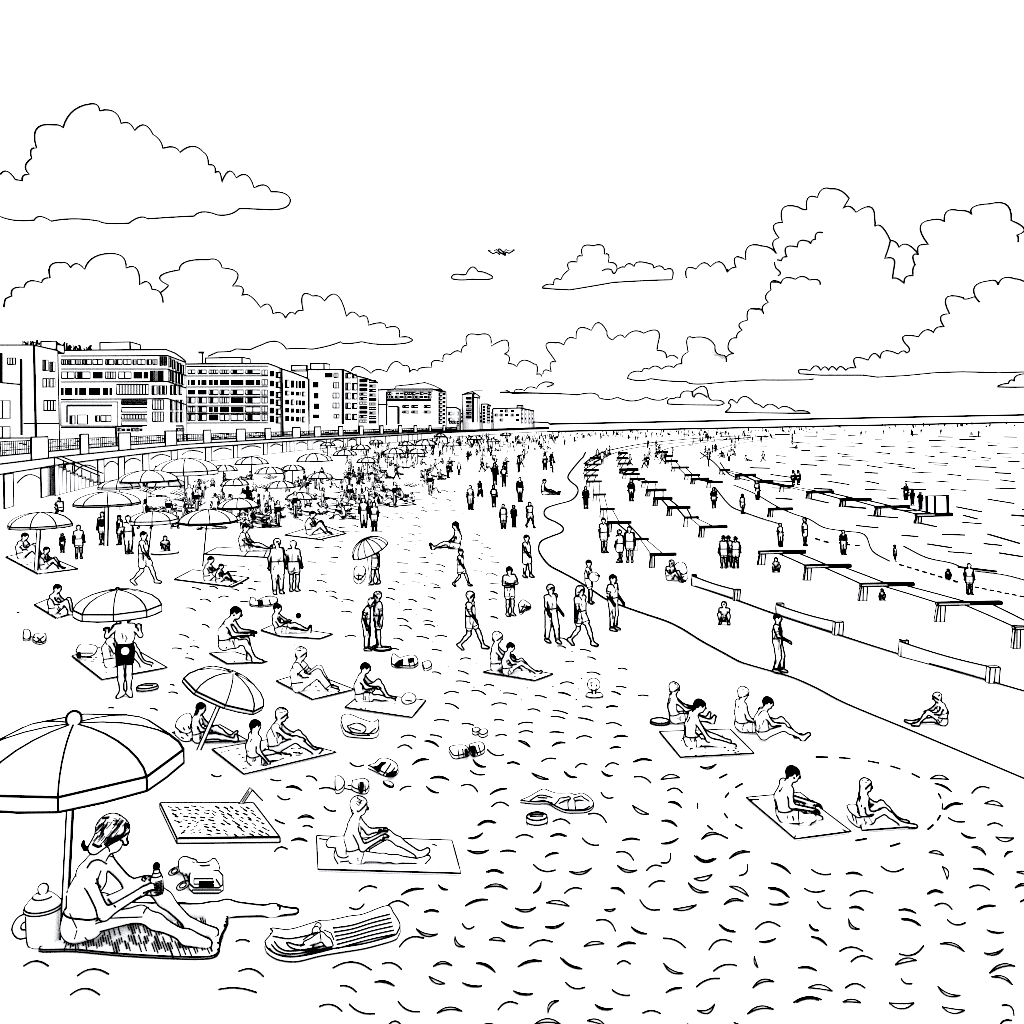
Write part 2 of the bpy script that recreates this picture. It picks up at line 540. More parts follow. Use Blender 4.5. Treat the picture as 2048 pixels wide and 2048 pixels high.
def body_caps(J, s, fem=False, fingers=False, handL=None, handR=None):
    """capsules of a body; s: scale of the figure"""
    l = J['lat']; pel, che, nek, hd = J['pelvis'], J['chest'], J['neck'], J['head']
    up = nrm(nek - che); f = J['face']
    fw = nrm(np.cross(l, up))
    sw = (.15 if fem else .175) * s
    hw = (.095 if fem else .085) * s
    hs = s * J.get('headk', 1.1); lm = J.get('limbk', .93)
    G = []
    shL, shR = nek + l * sw - up * .055 * s, nek - l * sw - up * .055 * s
    hiL, hiR = pel + l * hw, pel - l * hw
    c = G.append
    for sg in (1, -1):
        c((pel + l * .06 * s * sg, che + l * .065 * s * sg - up * .05 * s, .10 * s * (1 + lm) / 2, .085 * s * (1 + lm) / 2))
        c((che + l * .065 * s * sg, nek + l * .09 * s * sg - up * .08 * s, .092 * s * (1 + lm) / 2, .07 * s))
    c((shL, shR, .05 * s, .05 * s))
    if fem:
        for sg in (1, -1):
            c((che + l * .07 * s * sg + up * .03 * s, che + l * .075 * s * sg + up * .03 * s + fw * .05 * s, .06 * s, .055 * s))
    c((nek - up * .04 * s, hd - up * .06 * s, .055 * s, .05 * s))
    hu = nrm(np.cross(f, np.cross(V(0, 0, 1), f))) if abs(f[2]) < .95 else V(0, 0, 1)
    J['hup'] = hu
    hl = nrm(np.cross(hu, f)); J['hl'] = hl
    c((hd + hu * .025 * hs - f * .015 * hs, hd + hu * .02 * hs + f * .012 * hs, .088 * hs, .083 * hs))
    c((hd - hu * .03 * hs + f * .02 * hs, hd - hu * .062 * hs + f * .045 * hs, .062 * hs, .036 * hs))
    fine = []
    fine.append((hd + f * .085 * hs + hu * .005 * hs, hd + f * .108 * hs - hu * .018 * hs, .012 * hs, .015 * hs))
    for sg in (1, -1):
        fine.append((hd + hl * .086 * hs * sg + hu * .015 * hs, hd + hl * .083 * hs * sg - hu * .02 * hs, .016 * hs, .012 * hs))
    for side, sh, hip in (('L', shL, hiL), ('R', shR, hiR)):
        el, ha = J['el' + side], J['ha' + side]
        c((sh, el, .047 * s * lm, .036 * s * lm)); c((el, ha, .037 * s * lm, .024 * s))
        kn, an, to = J['kn' + side], J['an' + side], J['to' + side]
        c((hip, kn, .082 * s * lm, .054 * s * lm))
        mid = an + (kn - an) * .66
        c((kn, mid, .052 * s * lm, .052 * s * lm)); c((mid, an, .052 * s * lm, .034 * s * lm))
        heel = an - nrm(to - an) * .03 * s - nrm(kn - an) * .03 * s
        c((heel, to, .036 * s, .024 * s))
        c((an, to, .034 * s, .02 * s))
        # hand
        d = nrm(ha - el)
        hv = (handL if side == 'L' else handR)
        if hv is not None:
            d = nrm(nrm(ha - el) + hv)
        sd = nrm(np.cross(d, up)) if np.linalg.norm(np.cross(d, up)) > .2 else l
        palm = ha + d * .045 * s
        nrmv = nrm(np.cross(sd, d))
        for o in (-1, 0, 1):
            fine.append((ha + sd * .012 * o * s, palm + sd * .026 * o * s, .018 * s, .015 * s))
        if fingers:
            for i, L in enumerate((.068, .078, .072, .056)):
                o = palm + sd * (.032 - .021 * i) * s + d * .02 * s
                k1 = o + (d * .6 * L + nrmv * -.1 * L) * s
                k2 = k1 + (d * .35 * L + nrmv * -.35 * L) * s
                fine.append((o, k1, .0095 * s, .009 * s)); fine.append((k1, k2, .009 * s, .0075 * s))
            t0 = ha + sd * .024 * s + d * .02 * s
            t1 = t0 + (sd * .03 + d * .02) * s; t2 = t1 + (sd * .008 + d * .032) * s
            fine.append((t0, t1, .012 * s, .0105 * s)); fine.append((t1, t2, .0105 * s, .009 * s))
        else:
            fine.append((palm, palm + d * .06 * s - nrmv * .02 * s, .03 * s, .016 * s))
            fine.append((ha + sd * .02 * s, palm + sd * .045 * s, .014 * s, .01 * s))
        J['palm' + side] = palm + d * .03 * s
    for q, v in dict(shL=shL, shR=shR, hiL=hiL, hiR=hiR, up=up, fw=fw).items():
        J[q] = v
    return G, fine


def draw(mb, v, f, n, w=None, minlen=4):
    mb.add(v, f, W, True)
    mb.sil(v, f, n, w=w, minlen=minlen)


def person(label, pose, x, y, hpx, face=0, hair='black', wear=('trunks',), fem=False, group=None, cat='person', bend=None, w=1.35, lat=None, extra=None, marks=True, kid=False, headk=1.1, limbk=.93):
    base = ground(x, y)
    yaw = math.radians(face)
    s = 1.0
    top = pose['head'][2] + HEAD_TOP
    for _ in range(4):
        c, n_ = math.cos(yaw), math.sin(yaw)
        hp = pose['head'] - pose.get('anchor', V(0, 0, 0))
        P = base + s * V(c * hp[0] - n_ * hp[1], n_ * hp[0] + c * hp[1], hp[2] + HEAD_TOP)
        cur = y - pix(P)[1]
        s *= hpx / cur
    Y = base[1]
    J = skeleton(pose, base, yaw, s, lat); J['headk'] = headk; J['limbk'] = limbk
    pxm = Y / 995.0          # metres per final pixel
    h = max(pxm * .55, .0105 * s) if hpx > 95 else max(pxm * .8, .02 * s)
    big = hpx > 95
    G, fine = body_caps(J, s, fem, fingers=h < .0125 * s)
    root = empty('person', base)
    tag(root, label, cat, group)
    mb = MB(w)
    groups = [(.018 * s, G), (.004 * s, fine)]
    if extra:
        groups.append((.018 * s, extra(J, s)))
    v, f, n = caps_mesh(groups, h)
    draw(mb, v, f, n)
    J['mesh'] = (v, f)
    hd, fc, hu, hl = J['head'], J['face'], J['hup'], J['hl']
    pr = w * Y / F
    s_, s = s, s * headk
    if hpx > 60 and marks:
        for sg in (1, -1):
            mb.tube([hd + fc * .088 * s + hl * (.022) * sg * s + hu * .02 * s, hd + fc * .078 * s + hl * .045 * sg * s + hu * .02 * s], r=max(.004 * s, pr * .75))
            if hpx > 110:
                mb.tube([hd + fc * .096 * s + hl * (.018) * sg * s + hu * .042 * s, hd + fc * .084 * s + hl * .05 * sg * s + hu * .043 * s], r=pr * .5)
        mb.tube([hd + fc * .079 * s + hl * .02 * s - hu * .062 * s, hd + fc * .083 * s - hu * .066 * s, hd + fc * .079 * s - hl * .02 * s - hu * .062 * s], r=pr * .6)
    s = s_
    if marks:     # spine and collar strokes seen in the drawing
        bk = -J['fw']
        a = J['neck'] + bk * .085 * s - J['up'] * .16 * s; b = J['pelvis'] + bk * .115 * s + J['up'] * .1 * s
        if hpx > 100:
            mb.tube([a, (a + b) / 2 + bk * .012 * s, b], r=pr * .7)
    mb.build('body', base, root)
    # clothing
    for wname in wear:
        cloth(wname, J, s, h, base, root, w, Y)
    make_hair(hair, J, s, h, base, root, w, Y)
    return root, J, s, h


def cloth(kind, J, s, h, base, root, w, Y):
    mb = MB(w)
    pel, che, nek, l, up = J['pelvis'], J['chest'], J['neck'], J['lat'], J['up']
    su = nrm(che - pel)
    e = .014 * s + .3 * h
    black = kind.startswith('black_')
    k = kind.replace('black_', '')
    G = []
    rings = []
    if k in ('trunks', 'pants', 'briefs'):
        fr = dict(trunks=.55, pants=1.0, briefs=.2)[k]
        for sg, sd in ((1, 'L'), (-1, 'R')):
            hip, kn, an = J['hi' + sd], J['kn' + sd], J['an' + sd]
            G.append((pel + l * .06 * s * sg, pel + l * .062 * s * sg + su * .07 * s, .10 * s + e, .094 * s + e))
            q = hip + (kn - hip) * fr
            r1 = (.082 + (.054 - .082) * fr) * s
            G.append((hip, q, .082 * s + e, r1 + e * 1.6))
            if k == 'pants':
                q2 = kn + (an - kn) * .82
                G.append((kn, q2, .054 * s + e, .044 * s + e))
                rings.append((q2, an - kn, .05 * s + e))
            else:
                rings.append((q, kn - hip, r1 + e * 1.2))
        wz = pel + su * .1 * s
    elif k in ('shirt', 'dress', 'top', 'vest'):
        bot = dict(shirt=.02, dress=-.05, top=.2, vest=.02)[k]
        for sg, sd in ((1, 'L'), (-1, 'R')):
            G.append((pel + su * (bot + .04) * s + l * .055 * s * sg, che + l * .07 * s * sg, .105 * s + e, .094 * s + e))
            G.append((che + l * .07 * s * sg, nek + l * .09 * s * sg - up * .09 * s, .094 * s + e, .066 * s + e))
            if k != 'top':
                sh, el = J['sh' + sd], J['el' + sd]
                if k == 'shirt':
                    q = sh + (el - sh) * .6
                    G.append((sh, q, .05 * s + e, .05 * s + e))
                    rings.append((q, el - sh, .052 * s + e))
            if k == 'dress':
                hip, kn = J['hi' + sd], J['kn' + sd]
                q = hip + (kn - hip) * .6
                G.append((hip, q, .09 * s + e, .09 * s + e))
        wz = pel + su * .1 * s
    elif k == 'bikini':
        G = [(che + l * .12 * s, che - l * .12 * s, .092 * s + e, .092 * s + e)]
        if np.linalg.norm(J['shL'] - J['shR']) > 0:
            G = [(che + l * .07 * s + J['fw'] * .02 * s + up * .03 * s, che - l * .07 * s + J['fw'] * .02 * s + up * .03 * s, .085 * s + e, .085 * s + e)]
        wz = None
    v, f, n = caps_mesh([(.012 * s, G)], h)
    if len(v) == 0:
        return
    if black:
        mb.add(v, f, K, True)
    else:
        draw(mb, v, f, n)
        pr = w * Y / F
        for c, d, r in rings:
            d = nrm(d); u = nrm(np.cross(d, V(.3, 1, .2))); q = np.cross(d, u)
            mb.tube([c + r * (u * math.cos(t) + q * math.sin(t)) for t in np.linspace(0, 2 * math.pi, 17)], w=w * .8)
        RR = random.Random(int(Y * 977) + len(v))
        if s * 1990 / Y > 55:
            toc = nrm(CAM - pel); side = nrm(np.cross(toc, V(0, 0, 1)))
            zz = v[:, 2]; z0, z1 = zz.min(), zz.max()
            for q_ in range(3):
                a_ = RR.uniform(-.5, .5); dd = side * math.cos(a_) + V(0, 0, math.sin(a_))
                c0 = (v @ dd).mean() + RR.uniform(-.07, .07) * s
                za = z0 + (z1 - z0) * RR.uniform(.1, .6); zb = za + (z1 - z0) * RR.uniform(.15, .35)
                mid = v.mean(0) @ toc
                for ch in isoline(v, f, v @ dd - c0, lambda p: za < p[2] < zb and p @ toc > mid):
                    mb.tube(ch + toc * pr, w=w * .62)
        if wz is not None:
            for ch in isoline(v, f, (v - wz) @ su, lambda p: np.linalg.norm(p - wz) < .24 * s):
                mb.ftube(ch, w=w * .95)
    nm = dict(trunks='shorts', pants='trousers', briefs='briefs', shirt='shirt', dress='dress', top='top', vest='vest', bikini='bikini_top')[k]
    o = mb.build(nm, base, root)
    if black:
        o['label'] = 'black ' + nm.replace('_', ' ')


def make_hair(kind, J, s, h, base, root, w, Y):
    if kind in (None, 'bald'):
        return
    s = s * J.get('headk', 1.1)
    hd, fc, hu, hl = J['head'], J['face'], J['hup'], J['hl']
    G = [(hd + hu * .035 * s - fc * .022 * s, hd + hu * .03 * s + fc * .008 * s, .096 * s, .093 * s)]
    style = kind.split('_')[-1] if '_' in kind else 'short'
    if style == 'long':
        for o in (-.06, -.02, .02, .06):
            G.append((hd - fc * .04 * s + hl * o * s, hd - fc * .085 * s + hl * o * 1.3 * s - hu * .24 * s, .05 * s, .03 * s))
    elif style == 'bun':
        G.append((hd + hu * .02 * s - fc * .1 * s, hd - hu * .02 * s - fc * .12 * s, .05 * s, .04 * s))
    elif style == 'bob':
        for o in (-.06, 0, .06):
            G.append((hd - fc * .03 * s + hl * o * s, hd - fc * .06 * s + hl * o * 1.25 * s - hu * .085 * s, .06 * s, .04 * s))
    elif style == 'cap':
        G.append((hd + hu * .05 * s, hd + hu * .04 * s + fc * .15 * s, .05 * s, .012 * s))
    else:
        G.append((hd - fc * .045 * s, hd - fc * .055 * s - hu * .045 * s, .06 * s, .045 * s))
    sub = [(hd + fc * .095 * s - hu * .045 * s, .095 * s)] if style != 'cap' else [(hd + fc * .06 * s - hu * .12 * s, .12 * s)]
    v, f, n = caps_mesh([(.006 * s, G)], min(h, .012 * s) if s * 1990 / Y > 60 else h, sub)
    if len(v) == 0:
        return
    mb = MB(w)
    if kind.startswith('black'):
        mb.add(v, f, K, True)
    else:
        draw(mb, v, f, n)
        J['hairmesh'] = (v, f)
        R = random.Random(int(Y * 100))
        pr = w * Y / F
        c = hd + hu * .03 * s - fc * .01 * s
        for i in range(26 if kind.startswith('curly') or kind.startswith('streak') else 22):
            th = R.uniform(0, 2 * math.pi); ph = R.uniform(.1, 1.3)
            pts = []
            for t in range(5):
                tt = th + t * .16; pp = ph + (.12 * math.sin(t * 1.6) if kind.startswith('curly') else .02 * t)
                d = hu * math.cos(pp) + math.sin(pp) * (hl * math.cos(tt) + fc * math.sin(tt))
                if d.dot(fc) > .55 and d.dot(hu) < .6:
                    continue
                pts.append(c + d * .099 * s)
            mb.tube(pts, r=pr * .9)
    mb.build('hair', base, root)
# ------------------------------------------------------------------ camera, light
cd = bpy.data.cameras.new('camera'); co = bpy.data.objects.new('camera', cd); COL.objects.link(co)
cd.sensor_width = 36; cd.lens = 36 * F / 2048; cd.clip_end = 60000; cd.clip_start = .1
cd.shift_y = -(1024 - CY) / 2048; cd.shift_x = 0
from mathutils import Matrix
co.matrix_world = Matrix(((RT[0], UP[0], 0, 0), (RT[1], UP[1], -1, 0), (RT[2], UP[2], 0, H), (0, 0, 0, 1)))
S.camera = co
SUN_EL, SUN_AZ = math.radians(60), math.radians(200)
wd = bpy.data.worlds.new('World'); S.world = wd; wd.use_nodes = True
nt = wd.node_tree
sky = nt.nodes.new('ShaderNodeTexSky'); sky.sky_type = 'NISHITA'; sky.sun_disc = False
sky.sun_elevation = SUN_EL; sky.sun_rotation = SUN_AZ; sky.air_density = 1.0; sky.dust_density = 1.0; sky.ozone_density = 0.0
veil = nt.nodes.new('ShaderNodeMix'); veil.data_type = 'RGBA'     # bright, even overcast over the blue
veil.inputs[0].default_value = .82; veil.inputs[7].default_value = (8.2, 8.2, 8.3, 1)
nt.links.new(sky.outputs[0], veil.inputs[6])
nt.links.new(veil.outputs[2], nt.nodes['Background'].inputs[0])
nt.nodes['Background'].inputs[1].default_value = .15
ld = bpy.data.lights.new('sun', 'SUN'); ld.energy = 1.0; ld.angle = math.radians(60); ld.color = (1, .98, .95)
lo_ = bpy.data.objects.new('sun', ld); COL.objects.link(lo_)
lo_.rotation_euler = (math.radians(90) - SUN_EL, 0, math.pi - SUN_AZ + math.pi)
S.view_settings.view_transform = 'Standard'; S.view_settings.look = 'None'; S.view_settings.gamma = 1
S.view_settings.exposure = 1.0
S.cycles.pixel_filter_type = 'BOX'
S.cycles.use_denoising = False
S.cycles.max_bounces = 5; S.cycles.diffuse_bounces = 4
S.cycles.use_adaptive_sampling = True; S.cycles.adaptive_threshold = .02

# ------------------------------------------------------------------ sand, sea, shoreline, marks
def sheet(name, pts, z, m, **k):
    mb = MB(); n = len(pts)
    mb.v.append(np.array([(p[0], p[1], z) for p in pts])); mb.f.append([list(range(n))]); mb.m.append(0); mb.smooth.append(False); mb.n += n
    return mb


sand = sheet('sand', [(-9000, -30), (9000, -30), (14000, 14500), (-14000, 14500)], 0, SANDM)
so = sand.build('sand', mats=(SANDM, INK)); tag(so, kind='structure')

SHORE_W = [(1430, 905), (1455, 960), (1490, 1010), (1560, 1052), (1640, 1082), (1730, 1108), (1800, 1135), (1925, 1170), (2060, 1198)]
sw = [ground(*p)[:2] for p in SHORE_W]
sea_pts = [tuple(p) for p in sw] + [(200, 30), (9000, 400), (13600, 14000), (700, 14000), (250, 2000), tuple(ground(1500, 872)[:2])]
sea = sheet('sea', sea_pts, .02, SEAM)


def gl(mb, P, w=None, z=.03, seg=4, **k):
    q = smooth_px(P, seg) if len(P) > 2 else P
    if len(P) == 2:
        a, b = np.array(P[0], float), np.array(P[1], float)
        q = [a + (b - a) * t for t in (0, .5, 1)]
    mb.tube([ground(x, y, z) for x, y in q], w=w, **k)


# far edge of the sea
mb = sea
mb.tube([V(x, 13990, 4) for x in (-400, 2000, 5000, 9000, 13000)], r=34, sides=4)
# ripples drawn on the water
R = random.Random(3)
y = 872.0
while y < 1140:
    x = 1500 + R.uniform(0, 60) + max(0, (y - 960) * 1.2)
    d = y - 845
    while x < 2060:
        ylim = 1040 + (x - 1650) * .36
        L = (16 + .13 * d) * R.uniform(.6, 1.5)
        if y < ylim and not (1820 < x < 1910 and 980 < y < 1040):
            sl = .03 + .0006 * d * R.uniform(.2, 1.5)
            yy = y + R.uniform(-4, 4)
            if y < 915 and x < 1600 and R.random() < .4:
                pass
            elif R.random() < .4:
                gl(mb, [(x, yy), (x + L * .5, yy + L * sl * .8), (x + L, yy + L * sl * 1.6)], w=1.7, z=.05)
            else:
                gl(mb, [(x, yy), (x + L, yy + L * sl * .5)], w=R.choice([1.4, 1.8, 2.4]), z=.05)
        x += L + (26 + .17 * d) * R.uniform(.5, 1.6)
    y += (8 + .05 * d) * R.uniform(.8, 1.3)
# shallow-water curves
for P in ([(1430, 975), (1457, 1008), (1477, 1020), (1527, 1038), (1558, 1047)],
          [(1467, 970), (1511, 988), (1554, 1013), (1588, 1028), (1618, 1038), (1648, 1055), (1688, 1062), (1729, 1069), (1745, 1102), (1779, 1122)],
          [(1807, 1092), (1853, 1115), (1903, 1126), (1925, 1136)], [(1950, 1142), (2010, 1150), (2060, 1163)],
          [(1400, 905), (1428, 925), (1450, 950)], [(1440, 925), (1460, 950), (1500, 962)]):
    gl(mb, P, w=1.2, z=.05)
for (a, b) in (((1631, 1077), (1665, 1087)), ((1690, 1089), (1729, 1092)), ((1799, 1129), (1923, 1166)), ((1950, 1174), (2055, 1195))):
    n = max(2, int((b[0] - a[0]) / 14))
    for i in range(n):
        t = i / n; t2 = (i + .5) / n
        gl(mb, [(a[0] + (b[0] - a[0]) * t, a[1] + (b[1] - a[1]) * t), (a[0] + (b[0] - a[0]) * t2, a[1] + (b[1] - a[1]) * t2)], w=1.6, z=.05)
tag(mb.build('sea', mats=(SEAM, INK)), kind='structure')

# the winding edge of the wet sand, one drawn line on the ground
shore = MB(1.6)
gl(shore, [(1500, 871.8), (1428, 875), (1366, 879.6), (1303.7, 885.8), (1257, 893), (1208, 904), (1185, 915), (1168, 928)], z=.03)
gl(shore, [(1171, 905), (1166, 915), (1160, 921), (1137, 950), (1140, 962), (1154, 974), (1155, 987), (1142, 1001), (1115, 1008.7), (1094, 1016), (1088, 1026), (1094, 1036), (1113, 1045),
           (1126, 1055), (1123, 1064.6), (1104.7, 1072), (1084, 1081), (1077.7, 1092.6), (1080, 1107), (1098, 1130), (1125, 1145), (1156, 1162), (1188.8, 1183), (1212, 1198), (1248, 1213),
           (1294, 1229), (1335, 1243), (1366, 1258.4), (1403, 1281.7), (1446, 1305), (1477, 1322), (1500, 1330), (1548, 1343.7), (1588, 1356), (1635, 1377), (1692, 1407), (1810, 1456), (1900, 1494), (2070, 1566)], z=.03)
gl(shore, [(1186, 925), (1236, 904), (1290, 893), (1380, 884), (1500, 875)], z=.03, w=1.2)
gl(shore, [(1316, 905), (1345, 895), (1420, 884), (1540, 872), (1640, 864)], z=.03, w=1.1)
gl(shore, [(1400, 918), (1425, 903), (1480, 887), (1560, 876)], z=.03, w=1.0)
gl(shore, [(1391, 1172), (1479, 1202), (1551, 1228), (1685, 1272), (1801, 1309), (1997, 1367), (2070, 1388)], z=.03)
tag(shore.build('wet_sand_edge', mats=(SANDM, INK)), kind='structure')

# marks scored in the sand
def inside(x, y):
    lb = np.interp(y, [960, 1010, 1080, 1110, 1200, 1260, 1330, 1420, 1540, 1600, 1700, 1800, 1870, 2048], [700, 560, 600, 440, 345, 345, 345, 520, 420, 560, 540, 690, 800, 640])
    rb = np.interp(y, [960, 1010, 1100, 1200, 1260, 1320, 1400, 1460, 1500, 1560, 1640, 1800], [900, 920, 990, 1000, 1080, 1240, 1330, 1400, 1700, 1990, 2060, 2060])
    return lb < x < rb


BUSY = [(693, 1070, 770, 1175), (714, 1180, 770, 1305), (420, 1215, 530, 1340), (520, 1205, 665, 1278), (545, 1295, 715, 1405), (685, 1325, 860, 1440), (425, 1415, 675, 1552), (335, 1400, 500, 1500),
        (318, 1570, 562, 1690), (632, 1590, 925, 1752), (525, 1820, 802, 1928), (1040, 1580, 1190, 1630), (1050, 1630, 1098, 1658), (665, 1550, 745, 1590), (733, 1518, 800, 1556), (680, 1430, 762, 1480),
        (895, 1485, 972, 1520), (965, 1260, 1106, 1365), (1300, 1360, 1610, 1520), (1170, 1355, 1210, 1404), (1490, 1530, 1710, 1682), (1690, 1555, 1840, 1665), (780, 1308, 865, 1340), (350, 1330, 530, 1440),
        (855, 1040, 928, 1100), (905, 1095, 945, 1180), (900, 1180, 975, 1305), (1005, 1130, 1065, 1240), (545, 1075, 610, 1190), (440, 1050, 545, 1112), (0, 1420, 365, 1640), (1270, 1425, 1345, 1458), (1490, 1700, 1600, 1712)]


def busy(x, y):
    return any(a - 8 < x < c + 8 and b - 4 < y < d + 4 for a, b, c, d in BUSY)


marks = MB(1.5)
def crescent(mb, x, y, L, ang, kind, bow):
    c, s = math.cos(ang), math.sin(ang)
    def pt(u, v): return (x + u * c - v * s, y + (u * s + v * c))
    q = [(-.5, 0), (-.25, -.75), (0, -1), (.25, -.75), (.5, 0)]
    up = [pt(L * u, bow * v) for u, v in q]
    if kind == 'arc':
        gl(mb, up, w=1.4, z=.012, seg=3)
    elif kind == 'fat':
        gl(mb, up, w=1.4, z=.012, seg=3)
        gl(mb, [pt(L * u * .8, bow * v * .62) for u, v in q], w=1.4, z=.012, seg=3)
    else:
        k = .5 if kind == 'open' else .1
        gl(mb, up, w=1.2, z=.012, seg=3)
        gl(mb, [pt(L * u, bow * v * k) for u, v in q], w=1.2, z=.012, seg=3)


R = random.Random(11)
y = 985.0; row = 0
while y < 2060:
    d = y - 850
    sx = 17 + .070 * d; sy = 8.5 + .030 * d
    x = 330 + (row % 2) * sx * .5 + R.uniform(-8, 8)
    while x < 2060:
        xx, yy = x + R.uniform(-.18, .18) * sx, y + R.uniform(-.3, .3) * sy
        ring = ((xx - 1640) / 255) ** 2 + ((yy - 1612) / 112) ** 2
        if inside(xx, yy) and not busy(xx, yy) and ring > 1 and R.random() < (.86 if xx < 1000 and yy < 1500 else .93):
            L = sx * R.uniform(.34, .56)
            if d < 330:
                if R.random() < .6:
                    gl(marks, [(xx - L / 2, yy), (xx + L / 2, yy + L * .06)], w=R.choice([.9, 1.1, 1.5]), z=.012)
                else:
                    gl(marks, [(xx - L / 2, yy), (xx, yy), (xx + L / 2, yy + L * .22)], w=1.1, z=.012)
            elif d < 620:
                crescent(marks, xx, yy, L, R.uniform(-.1, .35), R.choice(['arc', 'arc', 'arc', 'arc', 'fat', 'open']) if xx > 900 else 'arc', L * R.uniform(.05, .16))
            else:
                big = d > 850 and R.random() < .16
                crescent(marks, xx, yy, L * (.72 if big else 1.05), R.uniform(-.35, .5) if not big else R.uniform(-1.5, 1.5), R.choice(['arc', 'arc', 'open', 'lens', 'open', 'open', 'fat']) if xx > 860 else R.choice(['arc', 'arc', 'open']),
                         L * R.uniform(.12, .26) * R.choice([1, 1, -1]))
        if inside(xx, yy) and 60 < d < 560 and xx < 1300 and R.random() < .22 and not busy(xx + sx * .4, yy + sy * .4):
            gl(marks, [(xx + sx * .4, yy + sy * .4), (xx + sx * .4 + 3, yy + sy * .4 + .4)], w=1.0, z=.012)
        x += sx
    y += sy; row += 1
# dashed rings round the couple lower right
for rx, ry, n, skip in ((245, 98, 28, ()), (195, 74, 22, ())):
    for i in range(n):
        t = 2 * math.pi * (i + R.uniform(-.1, .1)) / n
        cx_, cy_ = 1640, 1612
        if busy(cx_ + rx * math.cos(t), cy_ + ry * math.sin(t)):
            continue
        if R.random() < .2:
            continue
        dt = 10 / (rx * .8)
        gl(marks, [(cx_ + rx * math.cos(t + k * dt), cy_ + ry * math.sin(t + k * dt)) for k in (-1, 0, 1)], w=1.6, z=.012)
for x, y, L, bow, a in [(72, 1932, 50, 10, 0), (186, 1950, 64, 12, -.05), (170, 1990, 60, 13, 0), (502, 1948, 52, 10, .2), (475, 1982, 78, 6, .08), (485, 1883, 28, 4, 0), (704, 1938, 78, 14, .05),
                        (696, 1978, 36, 5, .35), (661, 2018, 48, 9, .2), (222, 1416, 10, 1, 0), (307, 1419, 16, 2, .2), (344, 1370, 9, 1, .2), (346, 1386, 18, 2, .1), (433, 1550, 20, -3, .1),
                        (552, 1559, 22, -2, .1), (623, 1557, 24, 4, .4), (36, 1226, 4, 1, 0), (560, 1643, 22, -1, .4), (615, 1654, 20, 3, .1), (568, 1594, 26, -5, .2), (660, 1617, 26, -4, .35)]:
    crescent(marks, x, y, L, a, 'arc', bow)
o = marks.build('sand_ripples', mats=(SANDM, INK)); tag(o, 'short curved ripple marks scored all over the pale sand', 'sand ripples', kind='stuff')

# ------------------------------------------------------------------ distant jetty
e = empty('jetty', (60, 667, 0)); tag(e, 'long thin jetty on short piles running along below the sea horizon', 'jetty')
jb = MB(1.4)
def hexline(mb, x0, x1, y0, y1, z0, z1, **k):
    mb.hexa([V(x0, y0, z0), V(x1, y0, z0), V(x1, y1, z0), V(x0, y1, z0), V(x0, y0, z1), V(x1, y0, z1), V(x1, y1, z1), V(x0, y1, z1)], **k)
hexline(jb, 24, 420, 667, 670, .1, .8)
jb.build('deck', (60, 667, 0), e)
R = random.Random(5)
for i in range(46):
    x = 26 + i * 8.4 + R.uniform(-2, 2)
    m_ = MB(.9); m_.box((x, 666.2, -.6 - R.uniform(0, .3) + .55), (.5, .5, 2.2), m=K, ink=False)
    m_.build('pile', (60, 667, 0), e)

# ------------------------------------------------------------------ clouds
def cloud(label, Y, lines, fill, thick=110, group=None):
    mb = MB(1.45)
    q = [fill[0]]
    for p in fill[1:]:
        if abs(p[0] - q[-1][0]) + abs(p[1] - q[-1][1]) > .6: q.append(p)
    fill = q
    c = at(*fill[len(fill) // 2], Y)
    ring = [at(x, y, Y) for x, y in fill]
    n = len(ring)
    ring = np.array(ring)
    cen = ring.mean(0)
    back = ring + V(0, thick, 0)
    mid1 = ring + V(0, thick * .5, 0)
    v = np.vstack([ring, mid1, back])
    q = [(i, (i + 1) % n, n + (i + 1) % n, n + i) for i in range(n)] + [(n + i, n + (i + 1) % n, 2 * n + (i + 1) % n, 2 * n + i) for i in range(n)]
    mb.add(v, q, W)
    from mathutils.geometry import tessellate_polygon
    from mathutils import Vector
    tr = np.array(tessellate_polygon([[Vector((p[0], p[1], 0)) for p in fill]]))
    a_, b_, c_ = (np.array(fill)[tr[:, k]] for k in range(3))
    ar = (b_[:, 0] - a_[:, 0]) * (c_[:, 1] - a_[:, 1]) - (b_[:, 1] - a_[:, 1]) * (c_[:, 0] - a_[:, 0])
    tr = tr[np.abs(ar) > 1e-3]; ar = ar[np.abs(ar) > 1e-3]
    tr[ar > 0] = tr[ar > 0][:, ::-1]      # every front face turned the same way
    mb.add(ring, tr, W); mb.add(back, tr[:, ::-1], W)
    for L in lines:
        mb.tube([at(x, y, Y - 4) for x, y in L], w=1.45)
    o = mb.build('cloud', cen, mats=(CLOUDM, INK))
    tag(o, label, 'cloud', group)
    return o


